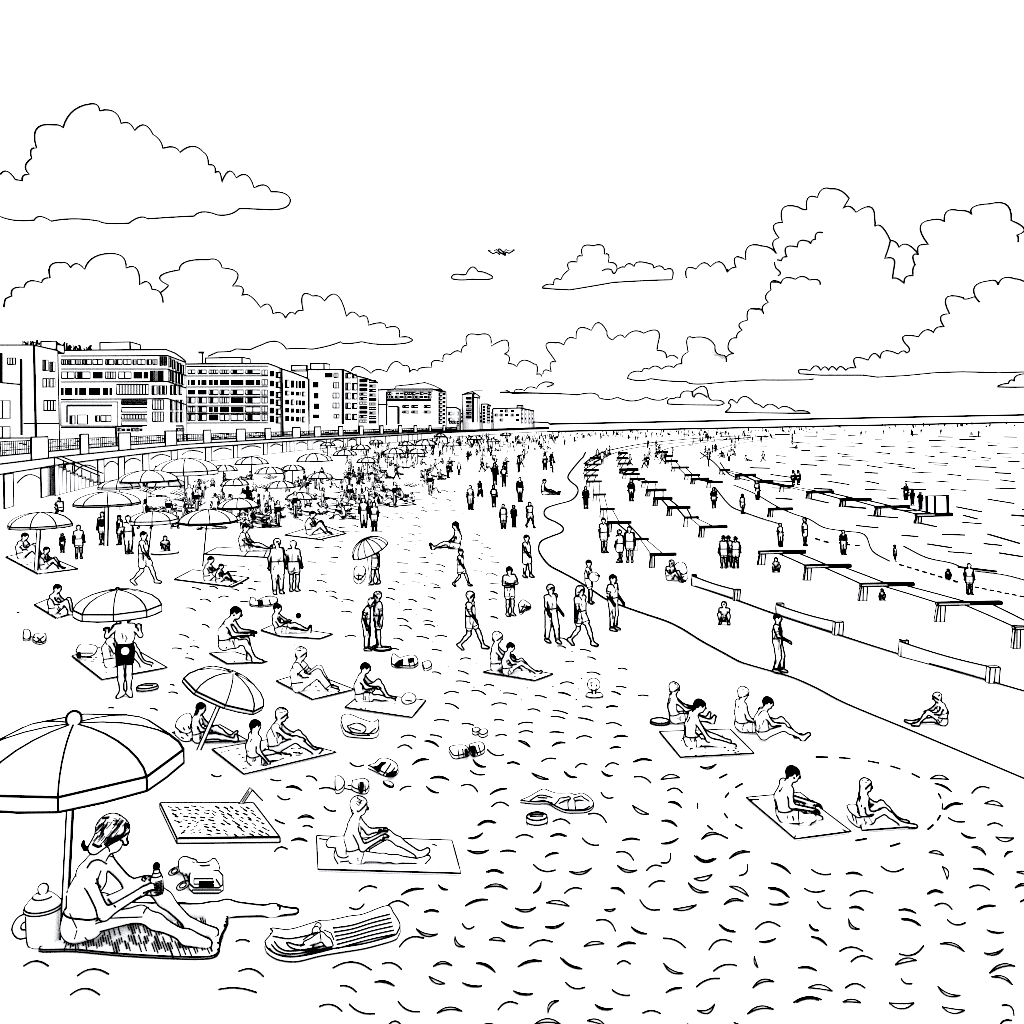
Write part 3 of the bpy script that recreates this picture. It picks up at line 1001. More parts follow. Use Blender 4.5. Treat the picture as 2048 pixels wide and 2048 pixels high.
A0 = ((0, 180), 3.22); A1 = ((500, 450), 3.22); A2 = ((1000, 350), 3.22); A3 = ((1500, 350), 3.526)
c1 = arcs([0, 545, 45, 523, 100, 578, 122, 580, 143, 585, 150, 552, 188, 543, 163, 490, 203, 440, 200, 385, 235, 374, 235, 250, 345, 224, 385, 228, 405, 245, 470, 135, 590, 88, 628, 98, 640, 133, 735, 140, 780, 215,
           830, 213, 866, 260, 930, 225, 985, 285, 1030, 325, 1048, 375, 1120, 368, 1158, 402, 1240, 362, 1310, 400, 1335, 430, 1342, 482, 1380, 490, 1385, 535, 1415, 530, 1428, 595, 1475, 522, 1522, 565,
           1590, 548, 1636, 630, 1705, 612, 1745, 655, 1830, 665, 1870, 705, 1830, 760, 1700, 770, 1600, 765, 1540, 765, 1480, 800, 1400, 805, 1310, 785, 1250, 812, 1100, 820, 950, 830, 900, 820, 830, 858,
           700, 860, 640, 845, 480, 830, 330, 845, 260, 815, 220, 838, 100, 840, 0, 815, -100, 812, -200, 812, -200, 700, -200, 560], *A0)
cloud('large heaped cloud high at the left with a pointed right end', 5200, [c1], c1)
c2a = arcs([-60, 1440, 0, 1410, 25, 1400, 28, 1370, 35, 1345, 60, 1332, 75, 1330, 85, 1280, 155, 1270, 190, 1230, 268, 1240, 285, 1215, 322, 1210, 325, 1130, 395, 1112, 430, 1115, 453, 1145, 495, 1118, 545, 1155,
            600, 1080, 710, 1052, 790, 1075, 812, 1147, 880, 1150, 900, 1255, 950, 1235, 980, 1285, 1010, 1288, 1032, 1305][4:], *A0)
c2b = arcs([1032, 1305, 1045, 1335, 1050, 1370], *A0)
c2c = arcs([1032, 1305, 1065, 1280, 1085, 1258, 1030, 1200, 1155, 1158, 1200, 1105, 1340, 1092, 1400, 1095, 1430, 1145, 1530, 1180, 1495, 1265, 1560, 1270, 1558, 1325, 1610, 1325, 1678, 1400, 1730, 1380, 1758, 1440,
            1810, 1435, 1838, 1470], *A0)
c2d = arcs([228, 600, 260, 562, 290, 575, 310, 552, 342, 552, 340, 450, 405, 457, 450, 460, 478, 490, 560, 450, 622, 590, 660, 560, 705, 592, 750, 590, 762, 645, 850, 630, 875, 662, 950, 660, 962, 722, 1010, 720, 1030, 728,
            1045, 745, 1000, 762, 850, 770, 720, 752, 620, 765, 585, 752, 500, 780, 400, 800, 300, 795, 235, 800, 170, 750, 80, 770, 30, 790, 0, 805], *A1)
c2e = [(x / 3.22, 180 + y / 3.22) for x, y in [(1610, 1672), (1520, 1668), (1480, 1685), (1400, 1688), (1340, 1715)]]
cloud('long cloud bank with twin humps above the beachfront buildings', 4600, [c2a, c2b, c2c + c2d + c2e], [(-60, 620)] + c2a + c2c + c2d + c2e + [(380, 735), (-60, 735)])
c3 = arcs([650, 940, 700, 910, 780, 955, 820, 930, 880, 945, 930, 880, 985, 905, 1020, 910, 1028, 950, 1050, 930, 1080, 940, 1100, 920, 1170, 915, 1180, 875, 1243, 880, 1250, 835, 1290, 835, 1330, 810, 1360, 822,
           1370, 785, 1397, 775, 1400, 710, 1470, 707, 1540, 710, 1552, 780, 1640, 740, 1665, 775, 1665, 810, 1635, 830, 1670, 850, 1662, 895, 1690, 895, 1717, 912, 1760, 870, 1830, 895, 1850, 910, 1847, 965, 1870, 960, 1888, 990], *A1)
base3 = arcs([930, 1036, 1000, 1030, 1120, 1015, 1180, 1035, 1240, 1060, 1300, 1058, 1400, 1050, 1480, 1062, 1560, 1042, 1620, 1050, 1690, 1085, 1800, 1083, 1932, 1085], *A1)
base3b = arcs([0, 1400, 300, 1405, 500, 1415, 600, 1405, 640, 1435, 700, 1445, 755, 1430, 850, 1455, 940, 1430, 1020, 1450, 1080, 1430], *A2)
cloud('low rounded cloud with one tall knob right of the last hotel roofs', 5600, [c3], c3 + [(1086, 778), (700, 778)])
c5 = arcs([275, 1285, 290, 1255, 330, 1268, 325, 1210, 362, 1205, 330, 1160, 308, 1130, 300, 1085, 360, 1080, 390, 1082, 410, 1097, 440, 1050, 490, 1055, 510, 985, 588, 1000, 635, 950, 690, 1010, 695, 1040, 725, 1062,
           770, 1030, 803, 1048, 860, 1005, 925, 1018, 1010, 1000, 1024, 1060, 1015, 1100, 1012, 1130, 1060, 1140, 1072, 1178, 1110, 1160, 1150, 1185], *A2)
c5b = arcs([90, 1400, 110, 1380, 160, 1388, 190, 1365, 235, 1375, 260, 1345, 300, 1332, 345, 1345, 300, 1365], *A2)
cloud('broad lumpy cloud low over the middle of the beach', 5400, [c5, c5b], c5 + [(1330, 778), (1084, 778)])
cloud('long flat wavy layer of cloud just above the far buildings', 6000, [base3, base3b], base3 + base3b + [(1335, 806), (790, 800)])
c4 = arcs([270, 725, 300, 705, 345, 705, 355, 670, 392, 675, 410, 640, 445, 610, 440, 565, 497, 560, 500, 525, 530, 522, 535, 460, 600, 455, 660, 455, 672, 510, 700, 515, 697, 562, 740, 570, 755, 605, 785, 592, 800, 595,
           830, 570, 865, 590, 890, 560, 970, 572, 985, 580, 990, 600, 1030, 585, 1060, 610, 1110, 610, 1108, 675, 950, 680, 730, 692, 600, 715, 450, 740, 350, 735, 270, 728], *A2)
cloud('triangular cloud with a straight sloping base in the open sky', 4000, [c4, arcs([755, 605, 735, 635, 720, 612, 690, 605, 655, 618], *A2)], c4)
c6a = arcs([1200, 665, 1205, 600, 1262, 605, 1310, 565, 1355, 590, 1420, 560, 1465, 630, 1490, 600, 1520, 598, 1515, 530, 1583, 545, 1600, 460, 1690, 457, 1740, 470, 1780, 505], *A2)
c6b = arcs([190, 560, 160, 480, 205, 445, 165, 360, 228, 335, 235, 230, 340, 225, 370, 240, 400, 245, 410, 160, 475, 158, 510, 100, 570, 97, 640, 110, 700, 165, 685, 190, 655, 238, 700, 220, 748, 262, 850, 225, 880, 310,
            882, 340, 880, 362, 930, 365, 990, 460], *A3)
c6c = arcs([990, 460, 975, 520, 950, 588, 1010, 590, 1018, 640, 1010, 690, 1005, 730, 1040, 730, 1088, 765, 1100, 720, 1150, 710, 1150, 660, 1165, 635, 1150, 570, 1190, 560], *A3)
c6d = arcs([990, 460, 1030, 475, 1050, 510, 1110, 490, 1190, 560, 1190, 500, 1258, 492, 1200, 370, 1270, 318, 1330, 312, 1370, 330, 1390, 255, 1470, 250, 1530, 255, 1565, 280, 1575, 225, 1690, 203, 1810, 210, 1842, 320,
            1935, 380, 1880, 425, 1892, 440, 1890, 475], *A3)
c6e = arcs([195, 712, 215, 690, 185, 660, 175, 605, 222, 605, 235, 580, 262, 580, 255, 510, 335, 508, 350, 465, 400, 465, 415, 470, 428, 485, 440, 460, 462, 455, 470, 410, 515, 407], *A3)
c6f = arcs([1172, 1215, 1175, 1170, 1212, 1140, 1205, 1055, 1240, 1047, 1330, 1050, 1385, 1100, 1395, 1145, 1440, 1160, 1455, 1175, 1458, 1205], *A2)
c6g = arcs([1458, 1170, 1480, 1155, 1508, 1150, 1470, 1120, 1480, 1065, 1500, 1050, 1525, 1050, 1530, 1020, 1560, 1000, 1540, 960, 1593, 935, 1600, 870, 1650, 862, 1680, 865, 1700, 895, 1690, 850, 1728, 820, 1710, 780,
            1745, 740, 1745, 690, 1780, 682, 1800, 690, 1808, 700], *A2)
c6h = arcs([215, 770, 250, 725, 320, 735, 370, 715, 420, 740, 480, 740, 495, 775], *A3)
c6i = arcs([1172, 1215, 1140, 1220, 1120, 1240, 1080, 1230, 1040, 1250, 1000, 1230, 960, 1250, 930, 1245, 915, 1265, 850, 1270, 820, 1310, 900, 1325, 970, 1312, 1100, 1328, 1200, 1330, 1240, 1345, 1330, 1345,
            1500, 1330, 1690, 1320, 1800, 1321, 1932, 1320, 2000, 1318, 2020, 1310], *A2)
cloud('huge towering cloud on the right with a gap between its two heads', 5000, [c6b, c6c, c6d, c6e], c6b + c6d + [(2075, 520), (2075, 640), (1560, 640), (1555, 560)])
cloud('small row of puffs joining the left foot of the towering cloud', 4800, [c6a], c6a + [(1554, 520), (1372, 560)])
cloud('slanting cloud bank stepping up from a long flat base at lower right', 4400, [c6f, c6g, c6h, c6i], list(reversed(c6i)) + c6f + c6g + c6h + [(1650, 600), (1640, 755)])
c8 = arcs([350, 1402, 350, 1372, 425, 1378, 465, 1345, 500, 1378, 528, 1352, 555, 1378, 580, 1350, 612, 1378, 638, 1350, 678, 1378, 700, 1360, 747, 1362, 740, 1290, 833, 1305, 875, 1258, 918, 1295, 950, 1240, 1045, 1262,
           1080, 1240, 1103, 1255, 1125, 1230, 1095, 1190, 1085, 1135, 1188, 1140, 1240, 1092, 1295, 1110, 1320, 1075, 1370, 1072, 1345, 1000, 1408, 980, 1385, 865, 1505, 865, 1525, 875, 1588, 855, 1590, 780, 1690, 745, 1730, 745, 1750, 775], *A3)
c8b = arcs([1750, 775, 1790, 725, 1870, 732, 1910, 740, 1960, 765], *A3)
c8c = [(1500 + x / 3.526, 350 + y / 3.526) for x, y in [(350, 1402), (500, 1412), (800, 1412), (900, 1426), (1100, 1415), (1300, 1395), (1500, 1388), (1750, 1395), (1990, 1388)]]
cloud('cloud climbing in steps to the right edge above a long flat base', 4200, [c8, c8b, c8c, arcs([1588, 855, 1600, 875, 1620, 897], *A3)], c8 + c8b + [(2075, 740)] + c8c[::-1])
c9 = arcs([1080, 1475, 1085, 1445, 1120, 1440, 1140, 1430, 1160, 1435, 1180, 1395, 1240, 1395, 1310, 1360, 1340, 1410, 1350, 1440, 1370, 1450, 1420, 1452, 1445, 1470, 1420, 1482, 1390, 1482, 1200, 1480, 1080, 1475], *A2)
cloud('small domed cloud resting just above the sea horizon', 3700, [c9, arcs([1240, 1395, 1240, 1420, 1250, 1432, 1280, 1405, 1335, 1432], *A2)], c9)
c10 = arcs([1450, 1525, 1485, 1490, 1470, 1470, 1490, 1445, 1525, 1470, 1575, 1425, 1640, 1470, 1670, 1480, 1695, 1500, 1740, 1475, 1795, 1505, 1840, 1490, 1900, 1520, 1960, 1518, 2000, 1535, 1900, 1535, 1750, 1533, 1600, 1531, 1450, 1528], *A2)
cloud('low ragged cloud strip trailing right just above the sea horizon', 3800, [c10], c10)
c11 = arcs([1745, 1490, 1780, 1475, 1820, 1470, 1840, 1445, 1865, 1455, 1880, 1415, 1960, 1400, 1985, 1450, 1985, 1495, 1860, 1497, 1745, 1495], *A3)
cloud('tip of a cloud cut off at the right edge above the sea', 3900, [c11], c11)
c12 = arcs([1297, 345, 1310, 320, 1355, 318, 1370, 320, 1390, 318, 1430, 270, 1470, 300, 1510, 305, 1562, 330, 1540, 350, 1430, 350, 1350, 354, 1297, 345], *A1)
cloud('tiny flat cloud below the flying bird', 3500, [c12], c12, thick=80)

# bird
Yb = 90
b0 = at(1002, 503, Yb)
mb = MB(1.3)
wing = lambda P: mb.add([at(x, y, Yb + d) for x, y, d in P], [list(range(len(P)))], W)
e = empty('seagull', b0); tag(e, 'seagull gliding with both wings spread below the clouds', 'bird')
u = Yb / F
v, f, n = caps_mesh([(.03, [(at(1000, 502, Yb - .5), at(1010, 509, Yb + .4), 2.3 * u, 1.2 * u), (at(999, 500, Yb - .6), at(998, 499, Yb - .9), 1.8 * u, 1.2 * u)])], .04)
draw(mb, v, f, n); mb.build('body', b0, e)
for sgn, P in ((1, [(1006, 505), (1012, 499), (1018, 502), (1029, 499)]), (-1, [(1000, 505), (993, 499), (986, 503), (976, 500)])):
    mb = MB(1.3)
    top = [at(x, y, Yb + .1 * i) for i, (x, y) in enumerate(P)]
    bot = [at(x + (0 if i < 3 else 0), y + (4.5, 5, 4.5, .8)[i], Yb - .2 + .1 * i) for i, (x, y) in enumerate(P)]
    ring = top + bot[::-1]
    mb.prism(ring, V(0, .15, 0), w=1.2)
    mb.build('wing', b0, e)
# ------------------------------------------------------------------ promenade
PX = [-100, 0, 124, 240, 373, 600, 759, 857, 1000, 1097]
DY = [92, 77.4, 59.8, 47.1, 33.6, 22, 17, 12.5, 9.0, 7.2]
ZW = 2.5


def prom_Y(px):
    return (H - ZW) * F / float(np.interp(px, PX, DY))


def prom(px, z, off=0.0):
    Y = prom_Y(px)
    p = at(px, hy(px), Y); p[2] = z
    p[1] += off
    if off: p[0] = at(px, hy(px), Y + off)[0]
    return p


wall = empty('promenade_wall', prom(0, 0)); tag(wall, 'long white promenade wall with arches and ledge curving along the beach', 'promenade wall')
b0 = prom(0, 0)
xs = list(np.linspace(-100, 500, 25)) + list(np.linspace(530, 1097, 24))
def strip(mb, z0, z1, off, depth, m=W, lines=(0, 1), w=1.5):
    a = [prom(x, z0, off) for x in xs]; b = [prom(x, z1, off) for x in xs]
    c = [prom(x, z0, off + depth) for x in xs]; d = [prom(x, z1, off + depth) for x in xs]
    n = len(xs); v = np.array(a + b + c + d)
    q = []
    for i in range(n - 1):
        q += [(i, i + 1, n + i + 1, n + i), (n + i, n + i + 1, 3 * n + i + 1, 3 * n + i), (2 * n + i + 1, 2 * n + i, 3 * n + i, 3 * n + i + 1), (2 * n + i, 2 * n + i + 1, i + 1, i)]
    q += [(0, n, 3 * n, 2 * n), (n - 1, 3 * n - 1, 4 * n - 1, 2 * n - 1)]
    mb.add(v, q, m)
    if 0 in lines: mb.tube(a, w=w)
    if 1 in lines: mb.tube(b, w=w)
mb = MB(1.5); strip(mb, -.05, 2.45, 0, 5, lines=(0,)); mb.build('wall', b0, wall)
mb = MB(1.6); strip(mb, 2.5, 3.2, -.5, 5.5, lines=(0, 1)); mb.build('ledge', b0, wall)
pil = [15, 89, 138, 200, 241, 290, 347, 416, 470, 530, 568, 583, 619, 656, 690, 716, 745, 775, 798, 820, 838]
for x in pil:
    m_ = MB(1.2 if x > 500 else 1.5)
    w_ = 9 if x < 150 else 6 if x < 450 else 4
    a, b = prom(x - w_, 0, -.25), prom(x + w_, 0, -.25)
    c, d = prom(x + w_, 0, .25), prom(x - w_, 0, .25)
    m_.hexa([a, b, c, d] + [q + V(0, 0, 2.44) for q in (a, b, c, d)])
    m_.build('pilaster', b0, wall)
for x0, x1 in ((32, 78), (102, 128), (148, 190), (208, 234), (247, 280), (300, 338), (362, 404), (426, 462), (482, 520), (540, 562), (590, 612), (626, 650), (663, 684), (696, 712)):
    m_ = MB(1.2)
    pts = [prom(x0 + (x1 - x0) * t, 1.35 + .75 * math.sin(math.pi * (.12 + .76 * t)), -.12) for t in np.linspace(0, 1, 9)]
    m_.tube(pts)
    inner = pts + [prom(x1, 1.35, -.12), prom(x0, 1.35, -.12)]
    m_.add([p + V(0, .06, 0) for p in pts], [list(range(len(pts)))[::-1]], W)
    m_.build('arch_moulding', b0, wall)

para = empty('parapet', prom(0, 3.2)); tag(para, 'promenade parapet of thick square pillars with railing panels between', 'parapet')
PIL = [(-62, -20), (62, 95), (160, 176), (237, 260), (330, 352), (407, 421), (473, 490), (530, 541), (585, 600), (629, 641), (677, 685), (719, 726), (760, 766), (797, 803), (828, 833), (858, 862), (886, 890), (914, 917)]
pt = [4.9, 5.0, 5.15, 5.2, 5.35, 5.4, 5.5, 5.6, 5.7, 5.8, 5.8, 5.9, 5.9, 5.9, 5.9, 5.9, 5.9, 5.9]
bp = prom(0, 3.2)
R = random.Random(8)
for (x0, x1), zt in zip(PIL, pt):
    m_ = MB(1.5)
    a, b, c, d = prom(x0, 3.2, -.1), prom(x1, 3.2, -.1), prom(x1, 3.2, 1.2), prom(x0, 3.2, 1.2)
    m_.hexa([a, b, c, d] + [V(q[0], q[1], zt) for q in (a, b, c, d)])
    m_.build('pillar', bp, para)
for ((_, x0), (x1, _2)), zt in zip(zip(PIL[:-1], PIL[1:]), pt):
    m_ = MB(1.4)
    a, b, c, d = prom(x0 + .5, 3.2, .2), prom(x1 - .5, 3.2, .2), prom(x1 - .5, 3.2, .8), prom(x0 + .5, 3.2, .8)
    m_.hexa([a, b, c, d] + [V(q[0], q[1], 3.75) for q in (a, b, c, d)])
    m_.build('low_wall', bp, para)
    m_ = MB(1.1)
    for z in (4.1, 4.75):
        m_.tube([prom(x0 + (x1 - x0) * t, z, .3) for t in (0, .5, 1)], w=1.1)
    n = max(3, int((x1 - x0) / 3.6))
    for i in range(n):
        t = (i + .5) / n
        m_.tube([prom(x0 + (x1 - x0) * t, 3.75, .35), prom(x0 + (x1 - x0) * t, 4.75, .35)], w=.7)
        if R.random() < .6:
            t2 = min(1, t + R.uniform(.02, .12)); z = R.choice([3.95, 4.3, 4.45, 4.55])
            m_.tube([prom(x0 + (x1 - x0) * t, z, .35), prom(x0 + (x1 - x0) * t2, z, .35)], w=R.choice([.8, 1.2]))
    m_.build('railing', bp, para)
# tail of the wall towards the horizon
# staircase
st = empty('staircase', prom(150, 0, -3)); tag(st, 'stone staircase running down from the promenade to the sand', 'staircase')
bs = prom(150, 0, -3)
for i in range(12):
    t = i / 11
    x = 108 + 84 * t
    z = 2.4 * (1 - t)
    m_ = MB(1.0)
    a = prom(x, 0, -3.2); b = prom(x + 7.5, 0, -3.2); c = prom(x + 7.5, 0, -1.0); d = prom(x, 0, -1.0)
    m_.hexa([a, b, c, d] + [V(q[0], q[1], z + .12) for q in (a, b, c, d)])
    m_.build('step', bs, st)
m_ = MB(1.2)
m_.tube([prom(108, 3.3, -3.3), prom(198, .9, -3.3)]); m_.tube([prom(120, 3.3, -3.3), prom(204, 1.1, -3.3)])
for t in np.linspace(0, 1, 6):
    m_.tube([prom(108 + 90 * t, 3.3 - 2.4 * t, -3.3), prom(108 + 90 * t, 2.4 - 2.4 * t, -3.3)], w=1)
m_.build('handrail', bs, st)

# ------------------------------------------------------------------ buildings
class Bld:
    def __init__(s, name, label, Y0, verts, cat='building', back=22, z0=0.0):
        """verts: (px, roof_py) along the front; first vertex stands at depth Y0"""
        x, y = verts[0]
        s.z = H + (hy(x) - y) / F * Y0
        s.P = []
        for i, (x, y) in enumerate(verts):
            Y = Y0 if i == 0 else (s.z - H) * F / (hy(x) - y)
            p = at(x, hy(x), Y); s.P.append(V(p[0], p[1], z0))
        s.base = s.P[0].copy()
        s.root = empty(name, s.base); tag(s.root, label, cat)
        s.px = [v[0] for v in verts]; s.name = name
        mb = MB(1.4)
        def behind(p):
            k = (p[1] + back) / p[1]
            return V(p[0] * k, p[1] * k, p[2])
        b1 = behind(s.P[-1]); b0 = behind(s.P[0])
        ring = s.P + [b1, b0]
        mb.prism(ring, s.z - z0, ink=False)
        top = [V(p[0], p[1], s.z) for p in s.P]
        mb.tube(top, w=1.6)
        for i in (0, len(s.P) - 1):
            mb.tube([s.P[i], top[i]], w=1.5)
        mb.build('walls', s.base, s.root)

    def on(s, px, py, off=0.12):
        i = min(max(int(np.searchsorted(s.px, px)) - 1, 0), len(s.px) - 2)
        a, b = s.P[i], s.P[i + 1]
        r = ray(px, py); d = b - a
        nn = np.cross(d, V(0, 0, 1)); nn /= np.linalg.norm(nn)
        if nn.dot(CAM - a) < 0: nn = -nn
        t = nn.dot(a + nn * off - CAM) / nn.dot(r)
        return CAM + r * t

    def win(s, x0, y0, x1, y1, kind='dark', name='window'):
        q = [s.on(x0, y1), s.on(x1, y1), s.on(x1, y0), s.on(x0, y0)]
        u = q[1] - q[0]; nn = np.cross(u, V(0, 0, 1)); nn /= np.linalg.norm(nn) + 1e-9
        if nn.dot(CAM - q[0]) < 0: nn = -nn
        mb = MB(1.05)
        bk = [p - nn * .3 for p in q]
        faces = [(0, 1, 2, 3), (4, 7, 6, 5), (0, 4, 5, 1), (1, 5, 6, 2), (2, 6, 7, 3), (3, 7, 4, 0)]
        mb.add(q + bk, faces, K if kind == 'dark' else W)
        if kind != 'dark':
            mb.tube(q + [q[0]], w=1.1)
            fr = [p + nn * .08 for p in q]
            if kind in ('frame', 'bars'):
                nb = 1 if kind == 'frame' else max(1, int((x1 - x0) / 6))
                for k in range(1, nb + 1):
                    t = k / (nb + 1)
                    mb.tube([fr[0] + (fr[1] - fr[0]) * t, fr[3] + (fr[2] - fr[3]) * t], w=.95)
            if kind == 'slats':
                for t in np.arange(.2, 1, .25):
                    mb.tube([fr[0] + (fr[3] - fr[0]) * t, fr[1] + (fr[2] - fr[1]) * t], w=1)
            if kind == 'half':
                m2 = [fr[0] + (fr[1] - fr[0]) * .12, fr[0] + (fr[1] - fr[0]) * .5, fr[3] + (fr[2] - fr[3]) * .5, fr[3] + (fr[2] - fr[3]) * .12]
                m2 = [p + (fr[3] - fr[0]) * .0 for p in m2]
                mb.add(m2, [(0, 1, 2, 3)], K)
        else:
            if (x1 - x0) > 9 and R.random() < .5:      # pale mullion
                fr = [p + nn * .08 for p in q]
                t = R.choice([.33, .5, .66])
                a = fr[0] + (fr[1] - fr[0]) * t; b = fr[3] + (fr[2] - fr[3]) * t
                mb.tube([a, b], m=W, w=.8)
        mb.build(name, s.base, s.root)

    def line(s, x0, y0, x1, y1, w=1.3, name='string_course'):
        mb = MB(w)
        n = 8
        pts = [s.on(x0 + (x1 - x0) * t, y0 + (y1 - y0) * t, .2) for t in np.linspace(0, 1, n)]
        mb.tube(pts)
        mb.build(name, s.base, s.root)

    def roofbox(s, x0, y0, x1, y1, x2=None, name='roof_box', off=4):
        """box on the roof seen between x0..x1, its top at y0"""
        c = s.on(x0, y1); Y = c[1] + off
        a = at(x0, y0, Y); b = at(x1, y0, Y)
        zt = a[2]
        z0 = s.z - .02
        x2_ = x2 or x1
        cpt = at(x2_, y0, Y + 6)
        P = [V(a[0], Y, z0), V(b[0], Y, z0), V(cpt[0], Y + 6, z0), V(a[0], Y + 6, z0)]
        mb = MB(1.4); mb.hexa(P + [V(p[0], p[1], zt) for p in P]); mb.build(name, s.base, s.root)

    def scribble(s, x0, y0, x1, y1, name='rooftop_plants'):
        Y = s.on(x0, y1)[1] + 3
        mb = MB(1.1)
        for i in range(int((x1 - x0) / 3)):
            x = x0 + 3 * i + R.uniform(-1, 2); yb = y1 + 1
            hgt = R.uniform(.4, 1) * (y1 - y0)
            mb.tube([at(x, yb, Y), at(x + R.uniform(-2, 2), yb - hgt * .6, Y), at(x + R.uniform(-4, 4), yb - hgt, Y + .3)], w=R.choice([1, 1.4, 2]))
        mb.build(name, s.base, s.root)

    def rows(s, cols, ys, kinds=('dark',), slope=None):
        for k, (y0, y1) in enumerate(ys):
            for (x0, x1) in cols:
                dy = slope(x0) * 1.0 if slope else 0
                kd = kinds[k % len(kinds)]
                if kd == 'mix': kd = R.choice(['dark', 'bars', 'half', 'frame', 'half'])
                s.win(x0, y0 + dy, x1, y1 + dy, kd)


R = random.Random(21)
# A: plain white block, far left
A = Bld('apartment_block', 'plain white block cut off by the left edge, few windows', 110, [(-80, 690), (70, 690), (118, 701)])
A.line(68, 691, 72, 880, 1.9); A.line(42, 718, 43, 870, 1.8); A.line(2, 706, 2, 766, 2.2); A.line(0, 765, 41, 769, 1.5); A.line(47, 847, 117, 847, 1.1); A.line(-60, 876, 62, 876, 1.5)
for r in ((15, 716, 31, 729, 'bars'), (86, 720, 96, 741, 'half'), (100, 724, 110, 743, 'half'), (86, 757, 97, 774, 'frame'), (100, 757, 110, 774, 'frame'), (88, 801, 111, 821, 'bars'), (-10, 801, 20, 837, 'frame'), (-10, 853, 20, 877, 'frame')):
    A.win(*r)
A.scribble(46, 680, 80, 689); A.roofbox(82, 683, 113, 697, 116)
# B
B = Bld('hotel', 'long hotel with rounded right corner and four solid dark windows', 168, [(118, 701), (200, 700), (335, 699), (352, 706), (365, 715), (373, 722)])
for y0, y1, y2 in ((712, 711, 713), (738, 738, 739), (764, 763, 764), (799, 797, 797)):
    B.line(122, y0, 335, y1, 1.2); B.line(335, y1, 372, y2 + 12, 1.2)
B.rows([(123, 135), (137, 150), (152, 165), (167, 183), (186, 205), (211, 227), (230, 244), (247, 262), (266, 272), (275, 290), (294, 303), (306, 314)], [(719, 729)], ('mix',))
for x in (320, 328): B.win(x, 713, x + 5, 731, 'frame')
for x in (338, 345, 352, 358, 364): B.win(x, 716 + (x - 338) * .55, x + 4, 734 + (x - 338) * .55, 'frame')
B.rows([(123, 148), (151, 180), (186, 205), (211, 231), (237, 262), (267, 296)], [(744, 757)], ('mix',))
for x in (301, 308, 316, 322, 338, 345, 352, 358, 364): B.win(x, 742 + max(0, x - 338) * .3, x + 4, 762 + max(0, x - 338) * .3, R.choice(['frame', 'half']))
for x in (122, 150, 178, 206): B.win(x, 776, x + 22 if x < 200 else x + 18, 790, 'dark')
B.win(233, 769, 297, 789, 'bars'); 
for x0, x1 in ((304, 314), (318, 325), (327, 333), (341, 346), (349, 354), (358, 363)): B.win(x0, 771, x1, 789, 'half')
for y, k_ in ((800, 'slats'), (815, 'plain'), (829, 'bars'), (842, 'plain')): B.win(243, y, 294, y + 9, k_, 'balcony')
for y in (800, 824): 
    B.win(305, y, 327, y + 19, 'bars'); B.win(341, y, 348, y + 20, 'half'); B.win(352, y, 357, y + 20, 'half'); B.win(361, y, 366, y + 20, 'half')
B.win(122, 804, 235, 852, 'plain', 'entrance_frame'); B.line(134, 811, 224, 811, 2.0); B.line(134, 811, 134, 845, 1.3); B.line(122, 855, 235, 855, 1.2)
B.win(140, 831, 150, 848, 'half'); B.win(155, 830, 175, 848, 'plain'); B.win(191, 831, 199, 843, 'half'); B.win(202, 831, 222, 843, 'frame')
B.scribble(122, 682, 145, 700); B.scribble(146, 688, 165, 700); B.scribble(170, 687, 187, 700); B.roofbox(200, 685, 260, 701, 280)
# C
C_ = Bld('hotel', 'wide six storey hotel with rows of dark windows and a rooftop mast', 240, [(372, 728), (460, 727), (538, 727), (552, 732), (566, 738)])
for y in (733, 752, 774, 794, 812, 827, 846): C_.line(373, y, 537, y - .5, 1.1)
C_.rows([(376, 390), (396, 413), (418, 436), (440, 458), (462, 487), (491, 520)], [(740, 747), (760, 770), (780, 789), (795, 806), (814, 824), (829, 841)], ('mix', 'dark', 'mix', 'mix', 'mix', 'mix'))
for y0, y1 in ((740, 750), (759, 770), (780, 790), (795, 806), (813, 824), (829, 841)):
    C_.win(524, y0, 535, y1, 'bars'); C_.win(540, y0 + 2, 548, y1 + 3, 'dark'); C_.win(552, y0 + 5, 561, y1 + 5, 'half')
C_.roofbox(411, 716, 484, 728, 500)
m_ = MB(1.6); Yc = C_.base[1] + 1; m_.tube([at(405, 728, Yc), at(405, 705, Yc)]); m_.tube([at(397, 705, Yc), at(408, 705, Yc)], w=2.4); m_.build('mast', C_.base, C_.root)
# C side wing
C2 = Bld('apartment_block', 'sloping wing of small paired windows between two hotels', 262, [(566, 738), (590, 746), (617, 757)])
for y0, y1 in ((760, 775), (782, 790), (799, 809), (816, 825), (832, 842)):
    for x0, x1 in ((571, 578), (582, 588), (592, 602), (604, 610)): C2.win(x0, y0 + (x0 - 571) * .06, x1, y1 + (x0 - 571) * .06, R.choice(['dark', 'dark', 'half']))
# D
D = Bld('apartment_tower', 'square white tower block with widely spaced small dark windows', 332, [(617, 739), (650, 739), (688, 739), (702, 745), (716, 753)])
D.line(686, 739, 686, 848, 2.2); D.line(617, 757, 617, 848, 2.2)
for r in ((626, 764, 637, 775), (628, 786, 637, 797), (628, 807, 638, 818), (626, 829, 638, 836), (667, 765, 677, 776), (666, 786, 678, 796), (666, 806, 678, 816), (668, 829, 678, 836), (650, 746, 665, 755), (668, 746, 676, 755)):
    D.win(*r, 'dark' if r[0] < 660 else R.choice(['half', 'dark', 'frame']))
for y0, y1 in ((746, 755), (765, 779), (785, 797), (805, 816), (827, 838)):
    D.win(691, y0 + 1, 701, y1 + 1, 'half'); D.win(704, y0 + 2, 713, y1 + 1, 'half')
D.roofbox(621, 727, 648, 739, 659); D.roofbox(583, 731, 613, 739, 615)
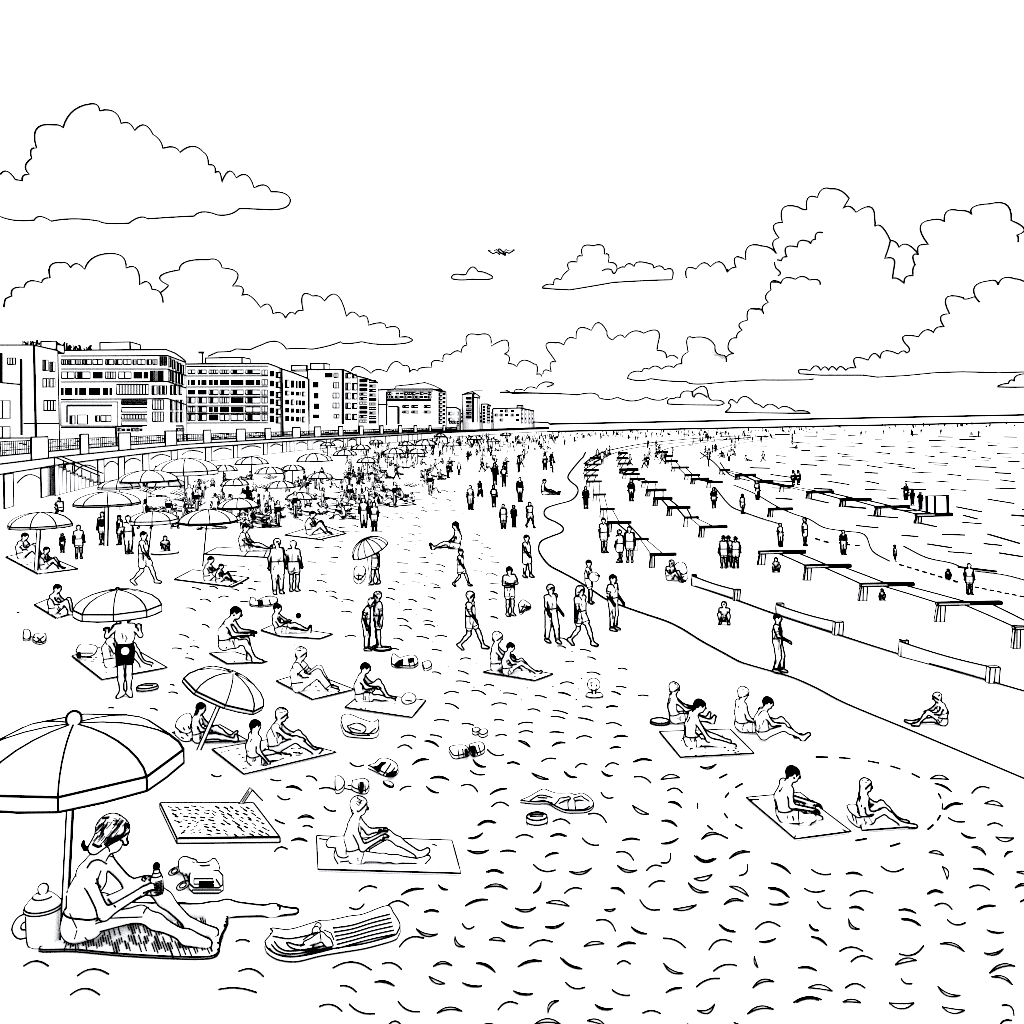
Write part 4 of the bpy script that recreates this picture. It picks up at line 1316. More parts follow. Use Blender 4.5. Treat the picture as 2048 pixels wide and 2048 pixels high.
# E
Eb = Bld('apartment_block', 'narrow block of closely stacked balconies right of the white tower', 400, [(716, 752), (735, 757), (757, 765)])
for y in np.arange(758, 846, 9.0):
    Eb.win(719, y + 1, 734, y + 5.5, R.choice(['bars', 'slats', 'half']), 'balcony'); Eb.win(738, y + 3, 752, y + 7, R.choice(['bars', 'half', 'slats']), 'balcony')
# F
Fb = Bld('hotel', 'broad low hotel with arched roof line and a band of speckled windows', 520, [(757, 780), (790, 778), (866, 778), (878, 782), (893, 784)])
m_ = MB(1.3); Yf = Fb.base[1]
ring = [at(x, y, Yf + 2) for x, y in [(788, 779), (792, 772), (822, 769), (850, 765), (868, 771), (884, 779)]]
m_.prism(ring, V(0, 8, 0), w=1.3); m_.build('roof', Fb.base, Fb.root)
for x in np.arange(776, 864, 8.0):
    Fb.win(x, 785, x + 6.5, 789, R.choice(['bars', 'half', 'dark'])); Fb.win(x, 792, x + 6.5, 796, R.choice(['bars', 'half', 'dark']))
Fb.line(775, 800, 862, 800, 2.2); Fb.line(775, 782, 866, 782, 1.2); Fb.line(757, 809, 775, 809, 1.2); Fb.line(773, 783, 773, 850, 1.6); Fb.line(797, 814, 797, 848, 2.4); Fb.line(777, 813, 797, 813, 1.2)
for x0 in (805, 823, 848): 
    Fb.win(x0, 811, x0 + 13, 815, 'half'); Fb.win(x0, 822, x0 + 13, 826, 'half')
for y in np.arange(786, 846, 8.0): Fb.win(877, y, 884, y + 5, 'half'); Fb.win(886, y, 891, y + 5, 'dark')
# G..J far group
G_ = Bld('apartment_block', 'low flat roofed block between the broad hotel and the pointed tower', 620, [(893, 815), (912, 815), (921, 820)])
for y in (824, 836): G_.win(897, y, 904, y + 6, 'half'); G_.win(908, y, 916, y + 6, 'half')
Hb = Bld('tower_block', 'slim tower with pointed top among the far hotels', 700, [(926, 789), (946, 787), (960, 794)])
m_ = MB(1.3); Yh = Hb.base[1]; m_.prism([at(926, 789, Yh), at(932, 786, Yh), (at(945, 783, Yh)), at(960, 793, Yh), at(960, 796, Yh), at(926, 792, Yh)], V(0, 6, 0), w=1.4); m_.build('roof', Hb.base, Hb.root)
for y in np.arange(795, 840, 7.5): Hb.win(933, y, 943, y + 3.5, R.choice(['slats', 'half', 'bars']))
Hb.line(946, 788, 946, 845, 2.2); Hb.line(955, 792, 955, 845, 1.4)
Ib = Bld('tower_block', 'narrow dark windowed block right of the pointed tower', 760, [(964, 808), (975, 808), (982, 812)])
for y in np.arange(812, 848, 6.0): Ib.win(966, y, 971, y + 5, 'dark'); Ib.win(974, y, 979, y + 4, 'half')
Jb = Bld('hotel', 'last flat roofed hotel at the far end of the seafront', 860, [(986, 817), (1040, 816), (1056, 819), (1068, 822)])
for y in (820, 828, 838):
    for x in (990, 1000, 1010, 1022, 1032): 
        if R.random() < .8: Jb.win(x, y, x + 6, y + 4, R.choice(['dark', 'half', 'bars']))
    for x in (1042, 1049, 1057, 1063): Jb.win(x, y, x + 3, y + 8, 'half')
Jb.roofbox(1034, 811, 1044, 817, 1046)
Kb = Bld('shelter', 'long low shelter where the promenade meets the horizon', 920, [(1068, 844), (1095, 845), (1099, 848)])
# low shops between hotels and promenade: dark speckled frontage
Lb = Bld('shop_row', 'row of low seafront shops behind the parapet railings', 163.5, [(232, 853), (330, 852), (366, 851.6)], back=3)
for x in np.arange(236, 366, 9.0): Lb.win(x, 857, x + 6, 862, R.choice(['half', 'bars', 'dark']))

Nb = Bld('apartment_block', 'pale background block filling the skyline behind the farthest hotels', 980, [(894, 828), (985, 826), (1068, 830)])
for x in list(np.arange(922, 930, 4.0)) + list(np.arange(961, 966, 3.0)) + list(np.arange(983, 988, 3.0)):
    for y in (832, 840): Nb.win(x, y, x + 2.5, y + 4, 'half')
for x in np.arange(899, 920, 5.0): G_.win(x, 843, x + 3, 847, 'half')
# ------------------------------------------------------------------ umbrellas
def umbrella(label, foot, apex, rx, rim_y=None, depth=None, drop=.42, valance=.10, n=8, rot=.2, knob=.035, w=1.5, group=None, tilt=None, pole_w=1.4, seg=5, name='beach_umbrella', ribs=True, name_pole=True):
    """foot: ground pixel of the pole; apex: pixel of the top; rx: half width in pixels"""
    base = ground(*foot)
    Y = base[1] if depth is None else depth
    top = at(*apex, Y)
    Rr = rx * Y / F
    hh = drop * Rr
    ax = nrm(tilt if tilt is not None else V(0, 0, 1))
    u = nrm(np.cross(V(0, 1, 0), ax)); q = np.cross(ax, u)
    root = empty(name, base); tag(root, label, 'beach umbrella', group)
    mb = MB(w)
    an = [rot + 2 * math.pi * i / n for i in range(n)]
    M = seg
    def P(i, t):     # along rib i, t 0..1
        return top + Rr * math.sin(t * math.pi / 2 * .93) / math.sin(math.pi / 2 * .93) * (math.cos(an[i % n]) * u + math.sin(an[i % n]) * q) - ax * hh * (1 - math.cos(t * math.pi / 2 * .93)) / (1 - math.cos(math.pi / 2 * .93))
    rows = np.array([[P(i, t) for i in range(n)] for t in np.linspace(0.04, 1, M + 1)])
    v = rows.reshape(-1, 3)
    idx = np.arange((M + 1) * n).reshape(M + 1, n)
    fa = np.stack([idx[:-1], idx[1:], np.roll(idx[1:], -1, 1), np.roll(idx[:-1], -1, 1)], -1).reshape(-1, 4)
    mb.add(v, fa, W); mb.add(np.vstack([rows[0], top[None]]), [(i, (i + 1) % n, n) for i in range(n)], W)
    inner = rows - ax * .02 * Rr; inner = top + (inner - top) * .985
    mb.add(inner.reshape(-1, 3), fa[:, ::-1], W)
    # silhouette of the cloth from edges where facing flips
    n_ = vnormals(v, fa)
    if ((top - CAM) @ n_[0]) > 0: pass
    g = np.array([((CAM - a[0]) @ np.cross(a[2] - a[0], a[3] - a[1])) for a in v[fa]])
    sg = g > 0
    ed = {}
    for k, ff in enumerate(fa):
        for a, b in zip(ff, np.roll(ff, -1)):
            ed.setdefault((min(a, b), max(a, b)), []).append(k)
    for (a, b), ks in ed.items():
        if len(ks) == 2 and sg[ks[0]] != sg[ks[1]]:
            mb.ftube([v[a], v[b]], w=w * 1.15)
    if ribs:
        for i in range(n):
            if nrm(P(i, .7) - top - ax * Rr * -.1).dot(CAM - P(i, .7)) > 0 or P(i, 1)[1] < top[1] or True:
                mb.ftube([P(i, t) for t in np.linspace(.04, 1, M + 1)], w=w * .85)
    rim = [P(i, 1) for i in range(n)]
    mb.ftube(rim + [rim[0]], w=w * 1.1)
    can = mb.build('canopy', base, root)
    if valance:
        vb = MB(w)
        low = [r_ - ax * valance * Rr * 1.0 + nrm(r_ - top) * 0 for r_ in rim]
        vv = np.array(rim + low); qf = [(i, n + i, n + (i + 1) % n, (i + 1) % n) for i in range(n)]
        vb.add(vv, qf, W); vb.add(vv * .999 + np.array(base) * .001, [x[::-1] for x in qf], W)
        for i in range(n):
            vb.ftube([rim[i], low[i]], w=w * .8)
            m_ = (low[i] + low[(i + 1) % n]) / 2 - ax * .012 * Rr
            vb.ftube([low[i], m_, low[(i + 1) % n]], w=w)
        vb.build('valance', base, can)
    if knob:
        kb = MB(w); k = knob * Rr * 1.6
        vv, ff, nn = caps_mesh([(.01, [(top + ax * k * .5, top + ax * k * .8, k, k)])], k * .25)
        draw(kb, vv, ff, nn); kb.build('finial', base, can)
    pb = MB(pole_w)
    foot3 = base + V(0, 0, -.05)
    r = max(.016, pole_w * Y / F * .6)
    d = nrm(top - foot3)
    if rx > 60:
        pb.tube([foot3, top - ax * .03 * Rr], r=max(.028, 3.2 * Y / F), m=W, sides=8)
        s_ = nrm(np.cross(d, V(0, 1, 0)))
        rr = max(.028, 3.2 * Y / F)
        for o in (-1, 1):
            pb.ftube([foot3 + s_ * rr * o * 1.1, top - ax * .05 * Rr + s_ * rr * o * 1.1], w=w)
    else:
        pb.tube([foot3, top - ax * .03 * Rr], r=pole_w * Y / F, m=K, sides=6)
    pb.build('pole', base, root)
    return root


# ------------------------------------------------------------------ flat things on the sand
def quad_pt(c, u, v):
    a, b, cc, d = [np.array(p, float) for p in c]
    return tuple(a * (1 - u) * (1 - v) + b * u * (1 - v) + cc * u * v + d * (1 - u) * v)


def towel(label, corners, lines=(), h=.02, name='towel', cat='towel', w=1.4, group=None, fold=None, dots=0):
    """corners in target pixels, in order"""
    mb = MB(w)
    ring = [ground(x, y, .012) for x, y in corners]
    mb.prism(ring, h, ink=False)
    top = [p + V(0, 0, h) for p in ring]
    mb.tube(np.vstack([np.linspace(a, b, 5)[:-1] for a, b in zip(top, top[1:] + top[:1])] + [[top[0]]]), w=w * 1.1)
    base = sum(ring) / len(ring)
    def tl(u0, v0, u1, v1, ww=1.1):
        a, b = quad_pt(corners, u0, v0), quad_pt(corners, u1, v1)
        mb.tube([ground(a[0] + (b[0] - a[0]) * t, a[1] + (b[1] - a[1]) * t, h + .02) for t in (0, .5, 1)], w=ww)
    for L in lines:
        tl(*L)
    RR = random.Random(int(corners[0][0]))
    for i in range(dots):
        u, v = RR.uniform(.05, .9), RR.uniform(.08, .92)
        tl(u, v, u + RR.uniform(.01, .05), v + RR.uniform(-.02, .04), .9)
    base[2] = 0
    o = mb.build(name, base); tag(o, label, cat, group)
    return o


def slab(mb, outline, h, z=.01, w=1.4, m=W, curved=True, inset=0):
    P = smooth_px(outline + [outline[0]], 4)[:-1] if curved else outline
    ring = [ground(x, y, z) for x, y in P]
    # keep top outline where drawn, vertical sides
    mb.prism(ring, h, m=m, w=w)
    return ring


def onslab(mb, P, z, w=1.1, closed=False, seg=4):
    q = smooth_px(P, seg) if len(P) > 2 else [P[0], ((P[0][0] + P[1][0]) / 2, (P[0][1] + P[1][1]) / 2), P[1]]
    pts = [ground(x, y, z) for x, y in q]
    mb.tube(pts, w=w)


def finish(mb, base, name, label, cat, group=None):
    b = V(base[0], base[1], 0)
    return tag(mb.build(name, b), label, cat, group)


# big foreground umbrella
umbrella('large plain beach umbrella cut off by the left edge, shading the bottle woman', (126, 1884), (148, 1447), 207, drop=.36, valance=.13, rot=math.radians(61), knob=.04, w=2.1, seg=7, depth=None)

# tilted umbrella
axis3 = nrm(V(.42, .1, .9))
umbrella('tilted beach umbrella leaning right over two reclining sunbathers', (395, 1500), (466, 1346), 84, drop=.5, valance=.08, rot=.3, w=1.5, tilt=axis3, knob=.0, pole_w=2.6)
umbrella('open beach umbrella with deep hanging rim left of the crouching reader', (243, 1386), (235, 1180), 83, drop=.42, valance=.16, rot=.28, w=1.5, knob=.02)
umbrella('beach umbrella at far left sheltering a seated pair on a mat', (72, 1142), (80, 1025), 61, drop=.4, valance=.07, rot=.15, w=1.3, knob=0, pole_w=1.3)
umbrella('beach umbrella over standing people near the wall stairs', (212, 1092), (214, 984), 63, drop=.36, valance=.05, rot=.4, w=1.3, knob=0, pole_w=1.2)
umbrella('low wide umbrella over a small child on an inflatable ring', (297, 1104), (306, 1023), 47, drop=.36, valance=.14, rot=.3, w=1.2, knob=0, pole_w=1.6)
umbrella('slim poled umbrella planted behind two dark haired heads on a mat', (405, 1133), (416, 1019), 57, drop=.42, valance=.04, rot=.35, w=1.3, knob=0, pole_w=1.6)
umbrella('umbrella tucked behind the slim poled one, on its right', (482, 1058), (476, 997), 40, drop=.42, valance=.05, rot=.2, w=1.2, knob=0, pole_w=1.2)
umbrella('ribbed umbrella standing in front of the promenade arches, left of centre', (292, 1018), (296, 941), 59, drop=.34, valance=.03, rot=.1, w=1.2, knob=0, pole_w=1.1)
umbrella('tall umbrella whose dome rises against the promenade wall arches', (374, 1000), (371, 917), 62, drop=.4, valance=.12, rot=.25, w=1.2, knob=0, pole_w=1.2)
umbrella('flattened umbrella half hidden at the foot of the staircase', (240, 1020), (238, 960), 40, drop=.34, valance=.1, rot=.25, w=1.1, knob=0, pole_w=1.1)
FARU = [(503, 914, 33, 960), (628, 907, 36, 958), (447, 930, 27, 975), (540, 934, 30, 980), (690, 900, 24, 935), (722, 890, 20, 918), (788, 897, 24, 935), (850, 880, 24, 912), (585, 930, 24, 968), (905, 884, 18, 908),
        (950, 872, 16, 894), (812, 884, 15, 906), (752, 880, 14, 898), (985, 878, 13, 897), (655, 885, 15, 912), (470, 958, 28, 1000), (1012, 866, 11, 882), (880, 868, 12, 884), (330, 955, 40, 1000), (562, 962, 30, 1004), (640, 945, 26, 985), (735, 915, 22, 948), (835, 898, 20, 928), (600, 985, 30, 1028)]
for i, (ax_, ay, rx, fy) in enumerate(FARU):
    umbrella('small distant beach umbrella in the crowd below the promenade', (ax_, fy), (ax_, ay), rx, drop=.42, valance=0, rot=.1 + i * .13, w=1.25, knob=0, n=9 if rx > 20 else 7, seg=3, pole_w=1.0, group='far umbrellas in the crowd')

# ------------------------------------------------------------------ benches in the shallows
ROWL = [(1301, 1352, 1108), (1270, 1297, 1077), (1215, 1262, 1044), (1201, 1229, 1017), (1187, 1212, 988), (1173, 1203, 962), (1169, 1196, 950), (1168, 1197, 939), (1170, 1201, 928), (1180, 1207, 915), (1192, 1222, 906)]
ROWM = [(1400, 1454, 1053), (1369, 1397, 1034), (1336, 1380, 1014), (1308, 1344, 996), (1293, 1332, 979), (1284, 1315, 963), (1260, 1290, 957), (1246, 1279, 947), (1240, 1276, 938), (1236, 1262, 926), (1234, 1256, 915), (1237, 1255, 905)]
ROWR = [(1415, 1445, 963), (1383, 1417, 957), (1370, 1400, 949), (1344, 1377, 934), (1332, 1355, 921), (1322, 1345, 911), (1316, 1336, 903)]
ROWN = [(2030, 2120, 1254), (1876, 2004, 1206), (1722, 1828, 1168), (1611, 1702, 1131), (1519, 1611, 1103), ]
ROWS = [(1833, 1905, 1028), (1752, 1819, 1013), (1682, 1742, 998), (1615, 1667, 983), (1561, 1588, 971), (1511, 1545, 962), (1472, 1511, 949), (1440, 1460, 939)]
ORD = ['nearest', 'second', 'third', 'fourth', 'fifth', 'sixth', 'seventh', 'eighth', 'ninth', 'tenth', 'eleventh', 'twelfth']
def bench_row(row, rowname, zt=.52, group=None):
    info = []
    for (x0, x1, y) in row:
        a = at(x0, y, (H - zt) * F / (y - hy(x0)))
        b = V(a[0] + (x1 - x0) / F * a[1], a[1], a[2])
        info.append((a, b, x0, x1, y))
    for i, (a, b, x0, x1, y) in enumerate(info):
        Y = a[1]; px = Y / F
        base = V(a[0], a[1], 0)
        small = (x1 - x0) < 34
        root = empty('low_bench', base)
        tag(root, ORD[i] + ' low bench of the ' + rowname + ', plank on wedge legs', 'bench', group)
        d = .10 + 2.2 * px
        m_ = MB(1.5 if not small else .9)
        th = (5 if x1 - x0 > 70 else 3.2 if x1 - x0 > 34 else 2.9) * px
        P = [V(a[0], a[1], zt - th), V(b[0], a[1], zt - th), V(b[0], a[1] + d, zt - th), V(a[0], a[1] + d, zt - th)]
        m_.hexa(P + [V(p[0], p[1], zt) for p in P], m=K if x1 - x0 < 62 else W)
        if x1 - x0 >= 62:
            m_.tube([V(a[0] + .5 * (b[0] - a[0]), a[1] - .01, zt - th * .5), V(b[0], a[1] - .01, zt - th * .5)], w=1.6)
        m_.build('plank', base, root)
        L = b[0] - a[0]
        for k, (fx, dd) in enumerate(((0, 0), (.93, .15))):
            lg = MB(1.3 if not small else .8)
            xx = a[0] + fx * L
            wd_ = min(.09 * L + 4 * px, .3)
            if fx > .5: wd_ *= .4
            sl = .35 * wd_
            z1 = zt - th
            yb = a[1] + dd * 1.0 + .02
            P = [V(xx - sl * .8, yb, 0), V(xx + wd_ - sl * .5, yb, 0), V(xx + wd_ - sl * .5, yb + d * .8, 0), V(xx - sl * .8, yb + d * .8, 0)]
            Q = [V(xx + sl * .3, yb, z1), V(xx + wd_, yb, z1), V(xx + wd_, yb + d * .8, z1), V(xx + sl * .3, yb + d * .8, z1)]
            if fx > .5:
                continue
            lg.hexa(P + Q)
            if not small:
                lg.tube([(P[0] + P[1]) / 2 + V(0, -.01, 0), Q[0] * .7 + Q[1] * .3 + V(0, -.01, 0)], w=1.1)
            lg.build('leg', base, root)
        if i > 0:      # rails running back from the nearer bench
            pa, pb = info[i - 1][0], info[i - 1][1]
            for (t0, t1) in ((.42, .02), (.85, .5)):
                m_ = MB(1.4 if not small else .9)
                s0 = a + (b - a) * t0 + V(0, 0, -th); s1 = pa + (pb - pa) * t1
                m_.tube([s0, (s0 + s1) / 2, s1 + V(0, 0, -.01)])
                m_.build('rail', base, root)
bench_row(ROWN, 'row nearest the camera', .49, 'low benches standing in the wet sand')
bench_row(ROWL, 'left row on the sand bend', .5, 'low benches standing in the wet sand')
bench_row(ROWM, 'middle row behind the winding wet edge', .5, 'low benches standing in the wet sand')
bench_row(ROWR, 'far right row among the waders', .5, 'low benches standing in the wet sand')
bench_row(ROWS, 'seaward row standing in the water', .5, 'low benches standing in the wet sand')
B6 = [(1538, 1585, 1017)]
bench_row(B6, 'wading group, standing alone between the rows', .5)
# frame on the last seaward bench
p = at(1853, 1024, (H - .52) * F / (1028 - hy(1853)))
fr = MB(1.6)
x0, x1 = at(1853, 1024, p[1])[0], at(1900, 1024, p[1])[0]
for (xa, xb) in ((x0, x0 + .12), (x0 + .42, x0 + .5), (x1 - .12, x1)):
    fr.box(((xa + xb) / 2, p[1] + .1, .52 + .42), (max(.03, (xb - xa) * .4), .06, .84), w=1.2)
fr.box(((x0 + x1) / 2, p[1] + .1, .52 + .87), (x1 - x0, .08, .05), m=K, ink=False)
tag(fr.build('box_frame', (p[0], p[1], .52)), 'open square frame standing on the nearest seaward bench', 'frame')

# long low barriers
for i, (l, r, lab) in enumerate((((1384, 1391, 1151, 1172), (1468, 1479, 1181, 1202), 'short low barrier panel in front of the bag sitter'),
                                 ((1553, 1566, 1209, 1230), (1668, 1685, 1246, 1271), 'low barrier panel behind the walker in trousers'),
                                 ((1801, 1814, 1283, 1314), (1977, 1997, 1337, 1367), 'longest low barrier panel, at the right edge of the sand'))):
    g0, g1 = ground(l[0], l[3]), ground(r[1], r[3])
    Y0, Y1 = g0[1], g1[1]
    z0 = (l[3] - l[2]) * Y0 / F; z1 = (r[3] - r[2]) * Y1 / F
    base = g0
    root = empty('barrier', base); tag(root, lab, 'barrier', 'low barriers along the wet sand')
    m_ = MB(1.4)
    n = 12; lo_p = []; hi_p = []
    for k in range(n + 1):
        t = k / n
        p = g0 + (g1 - g0) * t
        z = z0 + (z1 - z0) * t - .04 * math.sin(math.pi * t)
        lo_p.append(p); hi_p.append(p + V(0, 0, z))
    th = V(.03, .06, 0)
    ring = lo_p + hi_p[::-1]
    v = np.array(ring + [q + th for q in ring]); N = len(ring)
    m_.add(v, [(i_, (i_ + 1) % N, N + (i_ + 1) % N, N + i_) for i_ in range(N)], W)
    for k in range(n):
        m_.add(np.array([lo_p[k], lo_p[k + 1], hi_p[k + 1], hi_p[k]]), [(0, 1, 2, 3)], W)
        m_.add(np.array([lo_p[k], lo_p[k + 1], hi_p[k + 1], hi_p[k]]) + th, [(3, 2, 1, 0)], W)
    m_.tube(hi_p, w=1.5); m_.tube([q + V(0, 0, .01) for q in lo_p], w=1.4)
    m_.build('panel', base, root)
    for (x0, x1, y0, y1), zz, inn in ((l, z0, .3), (r, z1, -.3)):
        m_ = MB(1.3)
        a = ground(x0, y1); Yp = a[1]; b = V(a[0] + (x1 - x0) * Yp / F, Yp - .02, 0); a = a + V(0, -.02, 0)
        P = [a, b, b + V(0, .14, 0), a + V(0, .14, 0)]
        m_.hexa(P + [q + V(0.03, 0, zz + .02) for q in P])
        m_.tube([(a + b) / 2 + V(0, -.01, 0), (a + b) / 2 + V(.03, -.01, zz)], w=1)
        m_.build('post', base, root)

# ------------------------------------------------------------------ towels and mats
R = random.Random(4)
towel('plain mat under the curly haired sitter holding up a cup', [(633, 1675), (904, 1684), (922, 1750), (636, 1742)], [(.02, .03, .1, .06), (.85, .08, .88, .12)])
towel('speckled mat under the pair of sitters beside the tilted umbrella', [(424, 1501), (560, 1478), (672, 1507), (488, 1551)], dots=40)
towel('thin mat under the long haired woman below the tilted umbrella', [(345, 1467), (440, 1452), (496, 1484), (400, 1487)], dots=4)
towel('mat under the trio by the deep rimmed umbrella', [(144, 1314), (242, 1284), (334, 1337), (204, 1361)], dots=26)
towel('small mat under the lone dark haired sitter at far left', [(69, 1211), (110, 1194), (152, 1226), (113, 1238)], dots=6)
towel('mat under the striped haired sitter with raised knees', [(553, 1364), (615, 1345), (708, 1381), (625, 1401)], dots=20)
towel('mat under the dark haired sitter with a small bag at the feet', [(690, 1417), (725, 1388), (852, 1403), (824, 1437)], dots=8)
towel('mat under the couple with the black bag', [(967, 1346), (1010, 1334), (1106, 1350), (1070, 1363)], dots=8)
towel('speckled mat under the sitter reaching forward with both hands', [(1319, 1466), (1460, 1461), (1508, 1509), (1361, 1517)], dots=30)
towel('mat with rumpled corners under the cross-legged man', [(1493, 1598), (1600, 1588), (1702, 1666), (1590, 1681)], [(.03, .02, .2, .04), (.04, .05, .1, .02), (.94, .9, .98, .98), (.02, .95, .1, .9)])
towel('mat under the long haired woman at lower right', [(1716, 1630), (1765, 1620), (1832, 1656), (1724, 1664)])
towel('small mat beneath the crouching reader', [(419, 1308), (470, 1306), (535, 1326), (454, 1329)], dots=5)
towel('oval mat under the reclining sunbather holding a dark cup', [(522, 1262), (545, 1252), (665, 1270), (640, 1279), (560, 1274)], dots=0)
towel('mat under the seated pair at far left', [(12, 1115), (70, 1103), (155, 1139), (76, 1149)], dots=8)
towel('mat with lifted corners under two dark haired heads', [(349, 1160), (385, 1141), (498, 1157), (466, 1175)], [(0, .95, .5, .98), (.1, .9, .8, .93)])
towel('wide mat behind the two dark haired heads', [(410, 1109), (435, 1096), (545, 1101), (540, 1116)], [(0, .9, 1, .9), (.1, .6, .9, .6)])
towel('low mat under the distant sitter right of the umbrellas', [(570, 1071), (640, 1050), (692, 1068), (640, 1080)], [(.2, .5, .9, .55), (.1, .8, .9, .85), (.3, .3, .8, .3)])
towel('mat under the small sunbather in mid crowd', [(635, 1007), (660, 998), (706, 1010), (640, 1014)], [(.1, .5, .9, .6)])
towel('mat behind the tilted crowd figures', [(775, 1008), (800, 1000), (832, 1010), (780, 1014)], [(.1, .5, .9, .6)])

# fringed striped blanket of the foreground woman
mb = MB(1.4)
out = [(142, 1857), (118, 1880), (78, 1902), (150, 1903), (250, 1912), (388, 1918), (434, 1911), (440, 1880), (455, 1838), (400, 1815), (331, 1810), (240, 1835)]
slab(mb, out, .02, w=1.5)
C4 = [(150, 1840), (440, 1820), (425, 1912), (95, 1900)]
for i in range(60):
    u = (i + .5) / 60
    a = quad_pt(C4, min(1, max(0, u - .10)), .06); b = quad_pt(C4, min(1, u + .07), .94)
    for k in range(2):
        t0 = R.uniform(0, .25) + k * .5; t1 = t0 + R.uniform(.15, .42)
        onslab(mb, [(a[0] + (b[0] - a[0]) * t0, a[1] + (b[1] - a[1]) * t0), (a[0] + (b[0] - a[0]) * t1, a[1] + (b[1] - a[1]) * t1)], .035, w=1.15 if i % 4 else 1.7)
for i in range(22):
    t = i / 21; x = 456 - 22 * t; y = 1838 + 74 * t
    onslab(mb, [(x, y), (x + R.uniform(-8, 2), y + R.uniform(-3, 3))], .035, w=1.6)
finish(mb, ground(270, 1870), 'blanket', 'striped fringed blanket under the foreground woman', 'blanket')

# ------------------------------------------------------------------ foreground things
# lidded bucket
bb = ground(88, 1884); px = bb[1] / F; r = 31 * px
root = empty('bucket', bb); tag(root, 'round white bucket with domed lid and side handle behind the umbrella pole', 'bucket')
mb = MB(1.6); hgt = 66 * px
mb.lathe(bb, [(r * .86, .0), (r * .95, .02), (r, hgt * .3), (r, hgt)], rings=(0, 3), seg=32); mb.build('pail', bb, root)
mb = MB(1.5); mb.lathe(bb, [(r * 1.12, hgt - .01), (r * 1.16, hgt + .015), (r * 1.1, hgt + .04), (r * .8, hgt + .10), (r * .5, hgt + .15), (.02, hgt + .17)], rings=(1, 2), seg=32)
mb.tube([bb + V(r * .62 * math.cos(t), r * .62 * math.sin(t), hgt + .135) for t in np.linspace(3.3, 6.1, 14)], w=1.3)
lid = mb.build('lid', bb, root)
mb = MB(1.4); v, f, n = caps_mesh([(.005, [(bb + V(0, 0, hgt + .19), bb + V(0, 0, hgt + .21), r * .27, r * .3)])], .014); draw(mb, v, f, n); mb.build('knob', bb, lid)
mb = MB(1.4)
hp = [bb + V(-r * .98, -.02, hgt * .8), bb + V(-r * 1.4, -.04, hgt * .72), bb + V(-r * 1.62, -.05, hgt * .5), bb + V(-r * 1.4, -.04, hgt * .3), bb + V(-r * .98, -.02, hgt * .3)]
hp = smooth_px(hp, 5)
v, f, n = caps_mesh([(.008, [(a, b, .026, .026) for a, b in zip(hp[:-1], hp[1:])])], .011); draw(mb, v, f, n); mb.build('handle', bb, root)

# board with a stick
bd = [(320, 1606), (507, 1606), (560, 1675), (354, 1677)]
mb = MB(1.5)
hh = .07
ring = [ground(x, y, hh) for x, y in [bd[3], bd[2], bd[1], bd[0]]]
mb.hexa([p - V(0, 0, hh - .01) for p in ring] + ring)
def btl(u0, v0, u1, v1, w=1.0):
    a, b = quad_pt(bd, u0, v0), quad_pt(bd, u1, v1)
    mb.tube([ground(a[0] + (b[0] - a[0]) * t, a[1] + (b[1] - a[1]) * t, hh + .004) for t in (0, .5, 1)], w=w)
RR = random.Random(9)
for i in range(11):
    for j in range(9):
        u = .07 + i * .083 + (0.02 if j % 2 else 0); v = .1 + j * .097
        if u > .95 or v > .93: continue
        if i < 5: du, dv = (.05, -.05) if (i < 3 and j > 4) else (.055, .05)
        else: du, dv = .03, .085
        if 4 < i < 7 and RR.random() < .25: continue
        j1, j2 = RR.uniform(-.012, .012), RR.uniform(-.02, .02)
        btl(u + j1, v + j2, u + j1 + du * RR.uniform(.5, 1), v + j2 + dv * RR.uniform(.4, 1), RR.choice([.9, 1.2, 1.6]))
btl(.02, .97, .99, .97, 1.1)
base = ground(440, 1640)
root = empty('game_board', V(base[0], base[1], 0)); tag(root, 'flat rectangular board covered in short dashes with a bent stick', 'board')
b0 = V(base[0], base[1], 0)
mb.build('board', b0, root)
mb = MB(1.3)
a = ground(478, 1607, hh); Ya = a[1]
b = at(500, 1574, Ya); c = at(505, 1580, Ya); d = at(488, 1606, Ya)
mb.prism([a + V(0, -.02, 0), b + V(0, -.02, 0), c + V(0, -.02, 0), d + V(0, -.02, 0)][::-1], V(0, .03, 0), w=1.4)
mb.tube([c, at(516, 1592, Ya), at(526, 1602, Ya)], w=1.4); mb.tube([at(484, 1605, Ya - .03), at(498, 1583, Ya - .03)], w=1)
mb.build('stick', b0, root)

# flip-flops
def flipflop(label, out, h, stripes, strap, w=1.4, extra=(), name='flip_flop'):
    mb = MB(w)
    base = ground(*np.mean(np.array(out), 0)); base[2] = 0
    root = empty(name, base); tag(root, label, 'sandal')
    slab(mb, out, h, w=w)
    for st_ in stripes:
        onslab(mb, [(x, y - h * F / base[1] * .0) for x, y in st_], h + .02, w=1.25)
    mb.build('sole', base, root)
    sb = MB(w)
    for cap_ in strap:
        pts = [ground(x, y, z) for x, y, z in cap_[0]]
        v, f, n = caps_mesh([(.012, [(a, b, cap_[1], cap_[1]) for a, b in zip(pts[:-1], pts[1:])])], max(.012, base[1] / 1990))
        draw(sb, v, f, n)
    for e_ in extra:
        sb.tube([ground(x, y, z) for x, y, z in e_], w=1.3)
    sb.build('strap', base, root)
out = [(530, 1893), (545, 1874), (543, 1866), (578, 1869), (621, 1857), (640, 1851), (662, 1850), (700, 1842), (727, 1838), (774, 1821), (787, 1835), (800, 1858), (796, 1872), (789, 1880), (760, 1889), (724, 1898), (680, 1905), (640, 1912), (600, 1922), (578, 1923), (553, 1918), (535, 1906)]
st_ = []
